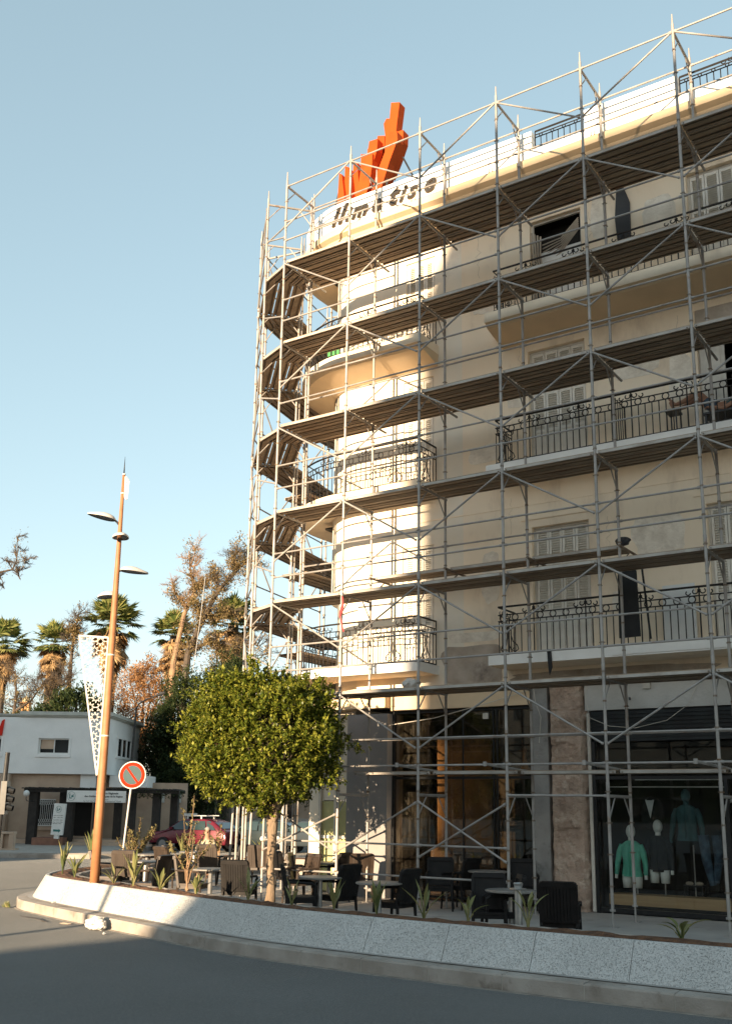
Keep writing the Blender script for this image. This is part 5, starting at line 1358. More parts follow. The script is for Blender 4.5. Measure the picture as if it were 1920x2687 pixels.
for s_ in (-1, 1): m.ball((s_ * .078, -.03, .735), .022, 8, 6, (.4, .8, 1.2))
m.build('nose_and_ears', M['skin'], pm, smooth=True)
m = MB(); 
for s_ in (-1, 1): m.ball((s_ * .03, -.122, .758), .008, 8, 6)
m.box(-.022, .022, -.127, -.12, .695, .700); m.build('eyes_and_mouth', M['darkhair'], pm)
# resting worker on the second floor balcony
pw = thing('person', 'person reclining on the second floor balcony, bare legs stretched out behind the railing', 'person', (9.05, 1.72, 8.70), 0)
B = [((0, 0, .42), (.14, .12)), ((.22, 0, .40), (.14, .11)), ((.45, 0, .46), (.15, .11)), ((.56, 0, .53), (.055, .055)), ((.66, 0, .60), (.075, .08)), ((.75, 0, .66), (.07, .08)),
     ((.42, .17, .46), .052), ((.22, .24, .30), .043), ((.02, .22, .34), .035), ((-.06, .20, .36), .03), ((.42, -.17, .46), .052), ((.20, -.24, .32), .043), ((.0, -.20, .38), .035), ((-.08, -.17, .42), .03),
     ((-.06, .08, .44), .085), ((-.38, .09, .72), .06), ((-.62, .09, .62), .05), ((-.80, .09, .60), .036), ((-.86, .09, .70), .03), ((-.9, .09, .78), .022),
     ((-.06, -.08, .44), .085), ((-.30, -.09, .78), .06), ((-.56, -.09, .66), .05), ((-.74, -.09, .62), .036), ((-.80, -.09, .70), .03), ((-.86, -.09, .78), .022)]
EG = [(0, 1), (1, 2), (2, 3), (3, 4), (4, 5), (2, 6), (6, 7), (7, 8), (8, 9), (2, 10), (10, 11), (11, 12), (12, 13), (0, 14), (14, 15), (15, 16), (16, 17), (17, 18), (18, 19), (0, 20), (20, 21), (21, 22), (22, 23), (23, 24), (24, 25)]
fingers(B, EG, 9, (-1, 0, 0)); fingers(B, EG, 13, (-1, 0, 0))
skin_body(B, EG, 'body', M['skin'], pw)
skin_body([((-.02, 0, .43), (.155, .135)), ((.1, 0, .42), (.155, .13)), ((-.14, .085, .52), .10), ((-.24, .088, .60), .085), ((-.12, -.085, .52), .10), ((-.2, -.088, .62), .085)], [(0, 1), (0, 2), (2, 3), (0, 4), (4, 5)], 'shorts', M['bluecloth'], pw)
skin_body([((.1, 0, .42), (.155, .13)), ((.25, 0, .42), (.155, .125)), ((.45, 0, .47), (.165, .125)), ((.42, .18, .46), .07), ((.33, .22, .39), .06), ((.42, -.18, .46), .07), ((.33, -.22, .40), .06)], [(0, 1), (1, 2), (2, 3), (3, 4), (2, 5), (5, 6)], 'shirt', M['teal'], pw)
head_parts(pw, (.70, 0, .63), (-.6, -.6, .2), M['darkhair'])
m = MB(); m.box(8.85, 9.85, 1.48, 1.96, 8.96, 9.0); m.box(9.55, 9.6, 1.48, 1.96, 9.0, 9.15)
for x in (8.9, 9.8):
    for y in (1.52, 1.92): m.box(x - .02, x + .02, y - .02, y + .02, 8.70, 8.96)
tag(m.build('bench', M['frameblack']), 'low dark bench under the person reclining on the second floor balcony', 'bench')
m = MB(); m.box(8.12, 8.36, 1.56, 1.90, 9.20, 9.24)
for x in (8.15, 8.33):
    for y in (1.59, 1.87): m.box(x - .012, x + .012, y - .012, y + .012, 8.70, 9.2)
tag(m.build('stool', M['frameblack']), 'small stool under the feet of the reclining person', 'stool')
# ================================================================== office across the street (frame q)
TO = OFF
of = thing('office_building', 'low white corner office with a pale stone ground floor across the street', 'building')
def ob(m, a0, a1, b0, b1, z0, z1): m.box(a0, a1, b0, b1, z0, z1, TO)
ac, bc = -12.82, 50.     # corner
def hole_wall(m, a0, a1, z0, z1, b, ops, depth):
    xs = sorted({a0, a1} | {o[0] for o in ops} | {o[1] for o in ops}); zs = sorted({z0, z1} | {o[2] for o in ops} | {o[3] for o in ops})
    for xa, xb in zip(xs[:-1], xs[1:]):
        for za, zb in zip(zs[:-1], zs[1:]):
            cx, cz = (xa + xb) / 2, (za + zb) / 2
            if any(o[0] < cx < o[1] and o[2] < cz < o[3] for o in ops): continue
            m.quad(*[TO @ Vector(p) for p in ((xa, b, za), (xb, b, za), (xb, b, zb), (xa, b, zb))])
    for a_, b_, c, d in ops:
        for qd in (((a_, b, c), (a_, b, d), (a_, b + depth, d), (a_, b + depth, c)), ((b_, b, c), (b_, b + depth, c), (b_, b + depth, d), (b_, b, d)), ((a_, b, d), (b_, b, d), (b_, b + depth, d), (a_, b + depth, d)), ((a_, b, c), (a_, b + depth, c), (b_, b + depth, c), (b_, b, c))):
            m.quad(*[TO @ Vector(p) for p in qd])
m = MB(); hole_wall(m, -40, ac, 3.18, 5.85, bc, [(-16.2, -14.72, 4.12, 4.86), (-19.9, -18.0, 4.12, 4.86)], .22)
# side wall runs back and to the left
sx, sb = -14.55, 56.4
m.quad(*[TO @ Vector(p) for p in ((ac, bc, 3.18), (sx + 1.75, sb, 3.18), (sx + 1.75, sb, 5.85), (ac, bc, 5.85))])
m.quad(*[TO @ Vector(p) for p in ((-40, bc, 3.18), (-40, sb, 3.18), (sx + 1.75, sb, 3.18), (ac, bc, 3.18))])
m.build('upper_wall', M['office_white'], of)
m = MB()
for (z0, z1, d) in ((5.85, 5.90, .04), (5.90, 5.96, .10), (5.96, 6.02, .16), (6.02, 6.14, .12)):
    poly = [(-17.2, bc - d), (ac + d, bc - d), (sx + 1.75 + d, sb + .2), (-40, sb + .2), (-40, bc - d + .12), (-17.2, bc - d + .12)]
    if z1 > 6.1: poly = [(-17.2, bc - d), (ac + d, bc - d), (sx + 1.75 + d, sb + .2), (-17.2, sb + .2)]
    m.prism(poly, z0, z1, TO)
m.build('cornice', M['office_trim'], of)
m = MB(); hole_wall(m, -40, -13.3, -.1, 3.18, bc + .25, [(-16.06, -15.2, .74, 1.98), (-13.95 - .6, -13.95 + .5, .3, 1.9)], .2)
m.quad(*[TO @ Vector(p) for p in ((-13.3, bc + .25, -.1), (-13.3, sb, -.1), (-13.3, sb, 3.18), (-13.3, bc + .25, 3.18))])
m.build('ground_wall', M['office_beige'], of)
m = MB(); ob(m, -14.1, -13.35, bc + .20, bc + .249, 2.4, 3.18); m.build('white_wall_patch', M['office_white'], of)
m = MB(); ob(m, -18.8, -18.3, 46.5, bc + .2, -.1, 3.1); ob(m, -17.85, -17.4, bc - .2, bc + .24, -.1, 3.15); m.build('pilaster', M['office_beige'], of)
def owin(a0, a1, z0, z1, bars=1):
    m = MB(); t = .06
    ob(m, a0, a1, bc + .10, bc + .16, z0, z0 + t); ob(m, a0, a1, bc + .10, bc + .16, z1 - t, z1); ob(m, a0, a0 + t, bc + .10, bc + .16, z0 + t, z1 - t); ob(m, a1 - t, a1, bc + .10, bc + .16, z0 + t, z1 - t)
    for k_ in range(bars): x = a0 + (a1 - a0) * (k_ + 1) / (bars + 1); ob(m, x - .02, x + .02, bc + .10, bc + .16, z0 + t, z1 - t)
    w_ = m.build('window', M['whiteen'], of)
    m = MB(); ob(m, a0 + t, a1 - t, bc + .17, bc + .18, z0 + t, z1 - t); m.build('pane', M['winglass'], w_)
    m = MB(); ob(m, a0 - .12, a1 + .1, bc - .05, bc + .02, z0 - .16, z0 - .02); ob(m, a1, a1 + .09, bc - .03, bc + .02, z0, z1 + .05); ob(m, a0 - .12, a0, bc - .03, bc + .02, z0, z1 + .05); m.build('sill', M['office_white'], w_)
    return w_
w1 = owin(-16.2, -14.72, 4.12, 4.86); m = MB(); ob(m, -16.12, -15.48, bc + .162, bc + .168, 4.36, 4.80); m.build('blind', M['office_beige'], w1)
owin(-19.9, -18.0, 4.12, 4.86)
# side window with three slits
d_ = Vector((sx + 1.75 - ac, sb - bc, 0)); d_.normalize()
SD = TO @ Matrix(((d_.x, d_.y, 0, ac), (d_.y, -d_.x, 0, bc), (0, 0, 1, 0), (0, 0, 0, 1)))
m = MB(); m.box(1.5, 4.6, -.0, .06, 4.02, 4.14, SD); m.box(1.5, 4.6, .0, .05, 5.0, 5.1, SD)
for k_ in range(4): m.box(1.6 + k_ * .93, 1.75 + k_ * .93, 0, .05, 4.14, 5.0, SD)
sw = m.build('side_window', M['office_white'], of)
m = MB()
for k_ in range(3): m.box(1.76 + k_ * .93, 2.52 + k_ * .93, .002, .01, 4.15, 4.99, SD)
m.build('pane', M['winglass'], sw)
# red emblem at the left
m = MB(); m.prism([(-18.3, 4.96), (-17.99, 4.96), (-17.93, 5.74), (-18.05, 5.66), (-18.10, 5.45), (-18.18, 5.35), (-18.3, 5.30)], bc - .08, bc - .001, TO @ T if False else TO @ Matrix(((1, 0, 0, 0), (0, 0, 1, 0), (0, 1, 0, 0), (0, 0, 0, 1))))
m.build('red_emblem', M['redsign'], of)
# window grille
m = MB()
for k_ in range(9):
    a = -16.03 + .815 * (k_ + .5) / 9
    for z0, z1 in ((1.06, 1.72),): m.tube([TO @ Vector((a, bc + .22, z0)), TO @ Vector((a, bc + .22, z1))], .014, 4)
    for zc in (.83, 1.0, 1.80, 1.93):
        pts = [TO @ Vector((a + .04 * math.cos(R_(45 * j)), bc + .22, zc + .07 * math.sin(R_(45 * j)))) for j in range(9)]; m.tube(pts, .011, 4)
ob(m, -16.06, -15.2, bc + .20, bc + .24, .74, .78); ob(m, -16.06, -15.2, bc + .20, bc + .24, 1.95, 1.98); m.build('grille', M['whiteen'], of)
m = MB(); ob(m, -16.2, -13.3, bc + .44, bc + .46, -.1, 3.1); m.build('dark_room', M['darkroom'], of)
m = MB(); ob(m, -16.15, -15.1, bc + .12, bc + .24, .55, .70); m.build('window_ledge', M['office_beige'], of)
m = MB(); ob(m, -15.23, -13.85, 47.2, 48.6, -.02, .30); m.build('brick_plinth', M['brickred'], of)
m = MB(); ob(m, -13.84, -9.9, 47.6, 50.2, -.02, .10); ob(m, -13.84, -9.9, 48.2, 50.2, .10, .22); ob(m, -17.4, -15.24, 48.9, 50.2, -.02, .16); m.build('steps', M['office_beige'], of)
# recessed passage right of the corner
m = MB(); ob(m, -13.28, -9.2, 51.6, 51.9, -.02, 2.85); m.build('back_wall', M['office_beige'], of)
m = MB()
for a in (-12.9, -12.1, -10.72, -9.9): ob(m, a, a + .45, 51.5, 51.59, 1.9, 2.35)
m.build('capital', M['office_trim'], of)
m = MB(); ob(m, -12.8, -10.9, 50.6, 52.2, 2.6, 3.15); m.build('awning_wall', M['office_white'], of)
# pergola
pg = thing('pergola', 'dark timber pergola on thick posts in front of the white office', 'pergola')
for (a, b, w_) in ((-15.74, 47.9, .38), (-14.55, 48.6, .33), (-14.04, 47.9, .34), (-12.78, 48.0, .28), (-11.95, 48.4, .30), (-11.3, 48.2, .34), (-10.15, 48.2, .34), (-9.4, 48.6, .34)):
    m = MB(); ob(m, a, a + w_, b, b + .4, -.02 if a < -15.5 else .12, 2.34); m.build('post', M['pergola'], pg)
m = MB(); ob(m, -15.95, -12.6, 47.75, 47.95, 2.30, 2.44); ob(m, -12.6, -8.9, 48.0, 48.2, 2.30, 2.46); ob(m, -15.95, -8.9, 49.4, 49.6, 2.32, 2.44); m.build('beam', M['pergola'], pg)
m = MB()
for k_ in range(46):
    a = -16.0 + k_ * .155; ob(m, a, a + .06, 47.55 if a < -12.6 else 47.85, 49.8, 2.441, 2.49 + .015 * (k_ % 3))
m.build('slats', M['pergola'], pg)
m = MB()
for k_ in range(900):
    p = TO @ Vector((rnd.uniform(-12.6, -8.8), rnd.uniform(47.8, 49.0), rnd.uniform(2.12, 2.46))); leaf(m, p, rdir(-.4), Vector((0, 0, 1)), .10, .03)
m.build('climber', M['greenleaf'], pg)
gl = thing('globe_lamp', 'white globe lamp on a curved bracket at the left pergola post', 'lamp')
m = MB(); m.ball(TO @ Vector((-15.74, 47.5, 2.23)), .14, 18, 12); m.build('globe', M['globe'], gl, smooth=True)
m = MB(); m.tube([TO @ Vector((-15.74, 47.5, 2.10)), TO @ Vector((-15.74, 47.5, 1.98)), TO @ Vector((-15.70, 47.5, 1.90)), TO @ Vector((-15.6, 47.6, 1.88)), TO @ Vector((-15.55, 47.9, 1.90))], .018, 6); m.build('bracket', M['darkmetal'], gl)
TXT = TO @ Matrix(((1, 0, 0, 0), (0, 0, -1, 0), (0, 1, 0, 0), (0, 0, 0, 1)))
bs = thing('sign_board', 'long white sign board with an emblem and lettering hung under the pergola beam', 'sign')
m = MB(); ob(m, -13.87, -11.2, 47.40, 47.44, 1.87, 2.385); m.build('board', M['whiteen'], bs)
def otext(body, size, a, b, z, name, m_, par, align='LEFT', bold=.0): return text_mesh(body, size, .002, name, m_, par, TXT @ Matrix.Translation((a, z, -b)), align=align, bold=bold)
otext('Association Régionale', .115, -12.05, 47.392, 2.235, 'lettering', M['textink'], bs, 'CENTER', .003)
otext('des Guides Touristiques de la Région', .115, -12.20, 47.392, 2.10, 'lettering', M['textink'], bs, 'CENTER', .003)
def squiggle(m, a0, a1, z, b, seed, h=.04):
    rn = random.Random(seed); a = a0
    while a < a1:
        w_ = rn.uniform(.06, .16); pts = [TO @ Vector((a + w_ * t / 6, b, z + h * (.5 * math.sin(t * rn.uniform(.8, 1.6)) + (.6 if rn.random() < .25 else 0)))) for t in range(7)]
        m.tube(pts, .006, 4); 
        if rn.random() < .7: m.ball(TO @ Vector((a + w_ * .5, b, z + rn.choice((-.6, 1.1)) * h)), .008, 6, 4)
        a += w_ + rn.uniform(.0, .05)
m = MB(); squiggle(m, -12.6, -12.1, 1.995, 47.39, 3); squiggle(m, -13.1, -11.4, 1.91, 47.39, 4); m.build('script', M['textink'], bs)
def emblem(par, a, b, z, r_, m2):
    m = MB(); pts = [TO @ Vector((a + r_ * .85 * math.cos(R_(12 * j)), b, z + r_ * math.sin(R_(12 * j)))) for j in range(31)]; m.tube(pts, .007, 4)
    ob(m, a - r_ * .45, a - r_ * .3, b - .002, b + .004, z - r_ * .5, z + r_ * .55); ob(m, a - r_ * .3, a + r_ * .1, b - .002, b + .004, z - r_ * .5, z - r_ * .32)
    m.prism([(a - r_ * .02, z - r_ * .2), (a + r_ * .5, z - r_ * .2), (a + r_ * .42, z + r_ * .5), (a + r_ * .2, z + r_ * .1), (a + .05 * r_, z + r_ * .3)], b - .002, b + .004, TO @ Matrix(((1, 0, 0, 0), (0, 0, 1, 0), (0, 1, 0, 0), (0, 0, 0, 1))))
    m.build('emblem', m2, par)
emblem(bs, -13.66, 47.39, 2.13, .20, M['tealprint'])
tt = thing('totem_sign', 'upright white totem sign with an emblem and a teal arrow at its foot', 'sign')
m = MB(); Ttm = TO @ Matrix.Translation((-13.84, 46.2, 0)) @ Matrix.Rotation(R_(2.5), 4, 'Y')
m.box(-.25, .25, -.10, .10, .46, 1.80, Ttm); m.build('totem_body', M['whiteen'], tt)
m = MB(); m.box(-.10, .10, -.08, .08, .30, .459, Ttm); m.build('foot', M['whiteen'], tt)
emblem(tt, -13.80, 46.09, 1.55, .14, M['tealprint'])
m = MB(); m.prism([(-.16, .60), (.08, .60), (.08, .56), (.17, .645), (.08, .73), (.08, .69), (-.16, .69)], -.104, -.102, Ttm @ Matrix(((1, 0, 0, 0), (0, 0, 1, 0), (0, 1, 0, 0), (0, 0, 0, 1)))); m.build('arrow', M['tealprint'], tt)
m = MB()
for k_, z in enumerate((1.28, 1.20, 1.09, 1.0, .94)): squiggle(m, -14.0, -13.66, z, 46.09, 10 + k_, .014)
m.build('script', M['textink'], tt)
m = MB(); Tp = TO @ Matrix.Translation((-14.6, 42.2, -.02)); m.box(-.42, .42, -.25, .25, 0, .06, Tp); m.box(-.30, -.12, -.15, .15, .06, .62, Tp); m.box(.12, .30, -.15, .15, .06, .62, Tp); m.box(-.32, .32, -.17, .17, .62, .70, Tp); m.box(-.12, .12, .05, .12, .06, .62, Tp)
tag(m.build('stone_stand', M['office_beige']), 'small two-legged stone stand on the far pavement left of the pergola', 'stand')
# traffic light at the left edge
tl = thing('traffic_light', 'dark traffic light with three hoods at the left edge of the street', 'traffic light')
Tt = Matrix.Translation(q(-8.76, 25)) @ Matrix.Rotation(R_(33.5), 4, 'Z')
m = MB(); m.tube([Tt @ Vector((-.17, 0, -.2)), Tt @ Vector((-.09, 0, 1.2)), Tt @ Vector((-.06, 0, 3.0))], .055, 10); m.build('pole', M['darkmetal'], tl)
m = MB(); m.box(-.11, .03, -.12, .12, 1.55, 2.32, Tt); hs_ = m.build('housing', M['frameblack'], tl)
for z in (2.12, 1.92, 1.72):
    m = MB(); m.tube([Tt @ Vector((.03, 0, z)), Tt @ Vector((.18, 0, z - .03))], .07, 10, cap=False, rs=[.085, .07]); m.build('hood', M['frameblack'], hs_)
m = MB()
for k_ in range(420):
    p = q(-19.0, 47.8, 1.35) + Vector((rnd.gauss(0, .28), rnd.gauss(0, .28), rnd.gauss(0, .22))); leaf(m, p, rdir(), Vector((0, 0, 1)), .14, .04)
for k_ in range(260):
    p = q(rnd.uniform(-19.4, -17.8), 47.8, .62) + Vector((0, 0, rnd.gauss(0, .08))); leaf(m, p, rdir(), Vector((0, 0, 1)), .12, .035)
tag(m.build('potted_bush', M['greenleaf']), 'green bush against the stone wall behind the traffic light', 'bush')
m = MB(); ob(m, -19.6, -17.5, 47.5, 48.2, -.02, .5); tag(m.build('low_wall', M['office_beige']), 'low stone wall below the green bush at the left edge', 'wall')
# beige house behind
hb = thing('house', 'plain beige house behind the parked cars and dark trees', 'house')
m = MB(); ob(m, -16., -3., 75, 84, -.1, 7.6); m.build('wall', M['office_beige'], hb)
m = MB(); ob(m, -16.1, -2.9, 74.8, 84.1, 7.6, 7.8); m.build('roof', M['office_beige'], hb)
for (a, z0, z1, w_) in ((-10.1, 0, 2.2, 1.1), (-12.0, .9, 2.0, .7), (-8.2, .9, 2.2, 1.0), (-6.4, .9, 2.2, 1.0), (-13.4, 4.6, 5.8, .9)):
    m = MB(); ob(m, a, a + w_, 74.93, 74.99, z0, z1); m.build('window', M['winglass'], hb)
m = MB(); ob(m, -10.2, -3, 62.2, 62.4, -.1, 1.1); tag(m.build('low_wall', M['ledge']), 'pale low wall behind the red car', 'wall')
# minaret far away
mn = thing('minaret', 'small sunlit orange minaret top far behind the white office roof', 'minaret')
Tn = Matrix.Translation(q(-74.7, 220)) @ Matrix.Rotation(R_(33.5), 4, 'Z')
m = MB(); m.box(-1.0, 1.0, -1, 1, 0, 20.6, Tn); m.box(-.9, -.35, -.9, .9, 20.6, 22.4, Tn); m.box(.35, .9, -.9, .9, 20.6, 22.4, Tn); m.box(-.35, .35, -.5, .5, 20.6, 22.4, Tn); m.box(-1.1, 1.1, -1.1, 1.1, 22.4, 22.7, Tn); m.build('shaft', M['minaret'], mn)
m = MB(); m.lathe([(.9, 22.7), (.95, 23.0), (.8, 23.5), (.45, 23.85), (0, 24.0)], n=16, T=Tn); m.tube([Tn @ Vector((0, 0, 23.9)), Tn @ Vector((0, 0, 26.2))], .07, 5); m.build('dome', M['tile'], mn, smooth=True)
# second street lamp
sl2_ = thing('street_lamp', 'thin dark curved street lamp between the office and the brown trees', 'street lamp')
m = MB(); m.tube([q(-12.15, 52, 0), q(-12.12, 52, 4.0), q(-12.06, 52, 6.5), q(-11.95, 52, 6.75), q(-11.6, 52, 6.98), q(-11.0, 52, 7.22)], .06, 8, rs=[.09, .06, .045, .04, .035, .035]); m.build('pole', M['darkmetal'], sl2_)
m = MB(); m.tube([q(-11.1, 52, 7.18), q(-10.65, 52, 7.34)], .07, 8, rs=[.05, .085]); m.build('lamp_head', M['darkmetal'], sl2_)
# ================================================================== cars
def car(a, b, rz, paint, label, rack=False, L_=4.0, H=1.42, Wd=1.66, hatch=True):
    loc = q(a, b, -.2); t = thing('parked_car', label, 'car', loc, rz)
    prof = [(-2.0, .35), (-2.02, .62), (-1.93, .80), (-1.15, .92), (-.55, 1.30), (-.25, H - .02), (.75, H), (1.30, 1.30), (1.78, .98), (1.95, .90), (2.0, .60), (1.96, .32)]
    prof = [(x * L_ / 4, z) for x, z in prof]
    m = MB(); n = len(prof); vs = []
    for j, y in enumerate((-Wd / 2, -Wd / 2 + .0, Wd / 2, Wd / 2)):
        for (x, z) in prof:
            inset = max(0, (z - .85)) * .30 if j in (0, 1, 2, 3) else 0
            yy = math.copysign(abs(y) - inset - (.05 if abs(x) > 1.9 * L_ / 4 else 0), y); vs.append((x, yy, z))
    fs = [tuple(range(n))[::-1], tuple(2 * n + i for i in range(n))]
    for i in range(n): k_ = (i + 1) % n; fs.append((i, k_, 2 * n + k_, 2 * n + i))
    m.add(vs, fs); bod = m.build('body', paint, t)
    bv = bod.modifiers.new('b', 'BEVEL'); bv.width = .05; bv.segments = 3; bv.limit_method = 'ANGLE'; bv.angle_limit = R_(12)
    for p_ in bod.data.polygons: p_.use_smooth = True
    # glass
    def yz(z): return Wd / 2 - max(0, z - .85) * .30
    s_ = L_ / 4
    m = MB(); e = .012
    A_ = [(-1.10 * s_, .96), (-.60 * s_, 1.29)]; m.add([(A_[0][0] - e, -yz(.96) + .1, A_[0][1] + e), (A_[0][0] - e, yz(.96) - .1, A_[0][1] + e), (A_[1][0] - e, yz(1.3) - .1, A_[1][1] + e), (A_[1][0] - e, -yz(1.3) + .1, A_[1][1] + e)], [(0, 3, 2, 1)])
    m.build('windscreen', M['carglass'], t)
    m = MB(); m.add([(1.34 * s_ + .03, -yz(.98) + .12, 1.27), (1.34 * s_ + .03, yz(.98) - .12, 1.27), (1.74 * s_ + .03, yz(.98) - .12, 1.02), (1.74 * s_ + .03, -yz(.98) + .12, 1.02)], [(0, 1, 2, 3)]); m.build('rear_window', M['carglass'], t)
    for sg in (-1, 1):
        for (x0, x1, xt0, xt1) in ((-1.0, .05, -.42, .05), (.13, .95, .13, .85), (1.02, 1.45, .92, 1.12)):
            m = MB(); pts = [(x0 * s_, sg * (yz(.95) + .008), .95), (x1 * s_, sg * (yz(.95) + .008), .95), (xt1 * s_, sg * (yz(1.33) + .008), 1.33), (xt0 * s_, sg * (yz(1.33) + .008), 1.33)]
            m.add(pts, [(0, 1, 2, 3) if sg < 0 else (3, 2, 1, 0)]); m.build('side_window', M['carglass'], t)
        m = MB(); m.ball((-1.93 * s_, sg * .58, .68), .12, 12, 8, (.5, 1.25, .7)); m.build('headlight', M['headlight'], t, smooth=True)
        m = MB(); m.box(-.9 * s_, -.75 * s_, sg * .85 - .05, sg * .85 + .07, .95, 1.06); m.build('mirror', paint, t)
        for x in (-1.25 * s_, 1.28 * s_):
            m = MB(); m.tube([(x, sg * (Wd / 2 - .18), .31), (x, sg * (Wd / 2 + .015), .31)], .31, 20); wh = m.build('wheel', M['tyre'], t, smooth=False)
            m = MB(); m.tube([(x, sg * (Wd / 2 + .0), .31), (x, sg * (Wd / 2 + .022), .31)], .19, 14); m.build('rim', M['hub'], wh)
    m = MB(); m.box(-2.035 * s_, -2.0 * s_, -.26, .26, .44, .55); m.build('licence_plate', M['plate'], t)
    m = MB(); m.box(-2.04 * s_, -1.9 * s_, -.72, .72, .28, .42); m.box(-2.0 * s_ - .01, -1.95 * s_, -.4, .4, .60, .70); m.build('grille', M['frameblack'], t)
    if rack:
        m = MB()
        for x in (-.15, .55): m.box(x - .03, x + .03, -.58, .58, H + .09, H + .12)
        for y in (-.55, .55): m.box(-.35, .8, y - .02, y + .02, H + .12, H + .15); m.box(-.18, -.12, y - .02, y + .02, H - .02, H + .09); m.box(.52, .58, y - .02, y + .02, H - .02, H + .09)
        m.box(-.38, -.33, -.55, .55, H + .12, H + .22)
        m.build('roof_rack', M['lampwhite'], t)
    return t
car(-7.9, 47.3, R_(12), M['carred'], 'small dark red taxi with a roof rack, parked behind the seated man', rack=True, L_=3.9)
car(-4.9, 47.4, R_(14), M['cardark'], 'dark green saloon parked between the props, right of the red car', L_=4.1)
car(-2.6, 46.2, R_(10), M['cargrey'], 'grey car parked behind the tree trunk, nearest the building', L_=4.2)
car(-1.2, 51.0, R_(6), M['cardark'], 'dark car parked furthest right behind the corner scaffolding', L_=4.2)
mt = thing('motorcycle', 'white and black motorcycle parked in front of the grey car behind the tree trunk', 'motorcycle', q(-3.9, 42.0, -.2), R_(50))
for x in (-.62, .62):
    m = MB(); m.lathe([(.22, -.05), (.30, -.05), (.31, 0), (.30, .05), (.22, .05), (.22, -.05)], n=20, T=Matrix.Translation((x, 0, .31)) @ Matrix.Rotation(R_(90), 4, 'X')); m.build('wheel', M['tyre'], mt)
m = MB(); m.ball((.05, 0, .78), .16, 12, 8, (1.4, .5, .5)); m.ball((-.45, 0, .75), .14, 12, 8, (1, .6, .8)); m.build('fairing', M['whiteen'], mt, smooth=True)
m = MB(); m.tube([(-.62, 0, .31), (-.4, 0, .85), (-.32, 0, 1.0)], .03, 6); m.tube([(-.36, -.32, 1.0), (-.36, .32, 1.0)], .018, 6); m.tube([(.62, 0, .31), (.1, 0, .38), (-.2, 0, .5)], .05, 6); m.ball((.42, 0, .82), .16, 12, 8, (1.9, .7, .35)); m.ball((0, 0, .45), .2, 10, 6, (1.2, .7, .8)); m.build('frame', M['frameblack'], mt)
# ================================================================== background trees
def fan_leaf(m, base, d, L_, seed):
    """one fan palm leaf: petiole then a fan of blades"""
    rn = random.Random(seed); d = d.normalized(); s_ = d.cross(Vector((0, 0, 1)))
    if s_.length < .05: s_ = Vector((1, 0, 0))
    s_.normalize(); up = s_.cross(d).normalized()
    tip = base + d * L_ * .5
    m.add([base - s_ * .02, base + s_ * .02, tip + s_ * .012, tip - s_ * .012], [(0, 1, 2, 3)])
    nb = 19
    for i in range(nb):
        a = R_(-105 + 210 * i / (nb - 1)); bd_ = (d * math.cos(a) + s_ * math.sin(a)).normalized(); bl = L_ * .52 * (1 - .15 * abs(a)) * rn.uniform(.85, 1.1)
        mid = tip + bd_ * bl * .55 + up * .05; end = tip + bd_ * bl + Vector((0, 0, -.06 * L_ * rn.uniform(.0, 1.6)))
        w_ = (d * -math.sin(a) + s_ * math.cos(a)).normalized() * (.036 * L_)
        m.add([tip, mid - w_, end, mid + w_], [(0, 1, 2, 3)])
def palm_head(seed, R=1.7, sk=2.6, dens=1., n_green=60, n_dead=70):
    rn = random.Random(seed); g_ = MB(); d_ = MB()
    for i in range(n_green):
        el = R_(rn.uniform(-25, 88)); az_ = rn.uniform(0, 6.283); d = Vector((math.cos(el) * math.cos(az_), math.cos(el) * math.sin(az_), math.sin(el)))
        fan_leaf(g_, Vector((0, 0, 0)) + d * .15, d, R * rn.uniform(.85, 1.1), rn.random())
    for i in range(n_dead):
        el = R_(rn.uniform(-88, -35)); az_ = rn.uniform(0, 6.283); d = Vector((math.cos(el) * math.cos(az_), math.cos(el) * math.sin(az_), math.sin(el)))
        z0 = -rn.uniform(0, 1) ** 1.4 * sk * .6
        fan_leaf(d_, Vector((0, 0, z0)) + Vector((d.x, d.y, 0)) * .15, d, R * rn.uniform(.55, .95), rn.random())
    for i in range(int(260 * dens)):
        az_ = rn.uniform(0, 6.283); r_ = rn.uniform(.25, .85); z0 = -rn.uniform(.3, sk)
        p = Vector((r_ * .5 * math.cos(az_), r_ * .5 * math.sin(az_), z0)); e = Vector((r_ * math.cos(az_), r_ * math.sin(az_), z0 - rn.uniform(.5, 1.3)))
        s_ = Vector((-math.sin(az_), math.cos(az_), 0)) * .05; d_.add([p - s_, p + s_, e], [(0, 1, 2)])
    return g_, d_
def palm(a, b, zc, label, seed, R=1.7, sk=2.6, tr_=.28, dens=1.):
    base = q(a, b, -.1); t = thing('palm_tree', label, 'palm tree', base, seed * 1.3, 'fan palms standing behind the white office')
    g_, d_ = palm_head(seed, R, sk, dens); H_ = zc + .1
    g_.v = [(p[0], p[1], p[2] + H_) for p in g_.v]; d_.v = [(p[0], p[1], p[2] + H_) for p in d_.v]
    g_.build('crown', M['palm'], t); d_.build('dead_fronds', M['deadpalm'], t)
    m = MB(); m.tube([(0, 0, 0), (0, 0, H_ * .5), (.05, 0, H_ * .8), (0, 0, H_)], tr_, 12, rs=[tr_ * 1.3, tr_ * 1.05, tr_, tr_ * .8]); m.build('trunk', M['darkbark'], t)
palm(-25.6, 70, 12.4, 'dark fan palm cut by the left edge of the picture', 1, 1.9, 2.6)
palm(-22.15, 70, 12.5, 'fan palm with a shaggy brown skirt, second from the left edge', 2, 1.65, 3.2, .42)
palm(-17.65, 68, 13.6, 'tallest fan palm, directly behind the lamp post, with a long tan skirt', 3, 2.15, 3.8, .38, 1.5)
palm(-13.95, 70, 13.2, 'fan palm right of the lamp post with a thin trunk below its skirt', 4, 1.8, 3.2, .34)
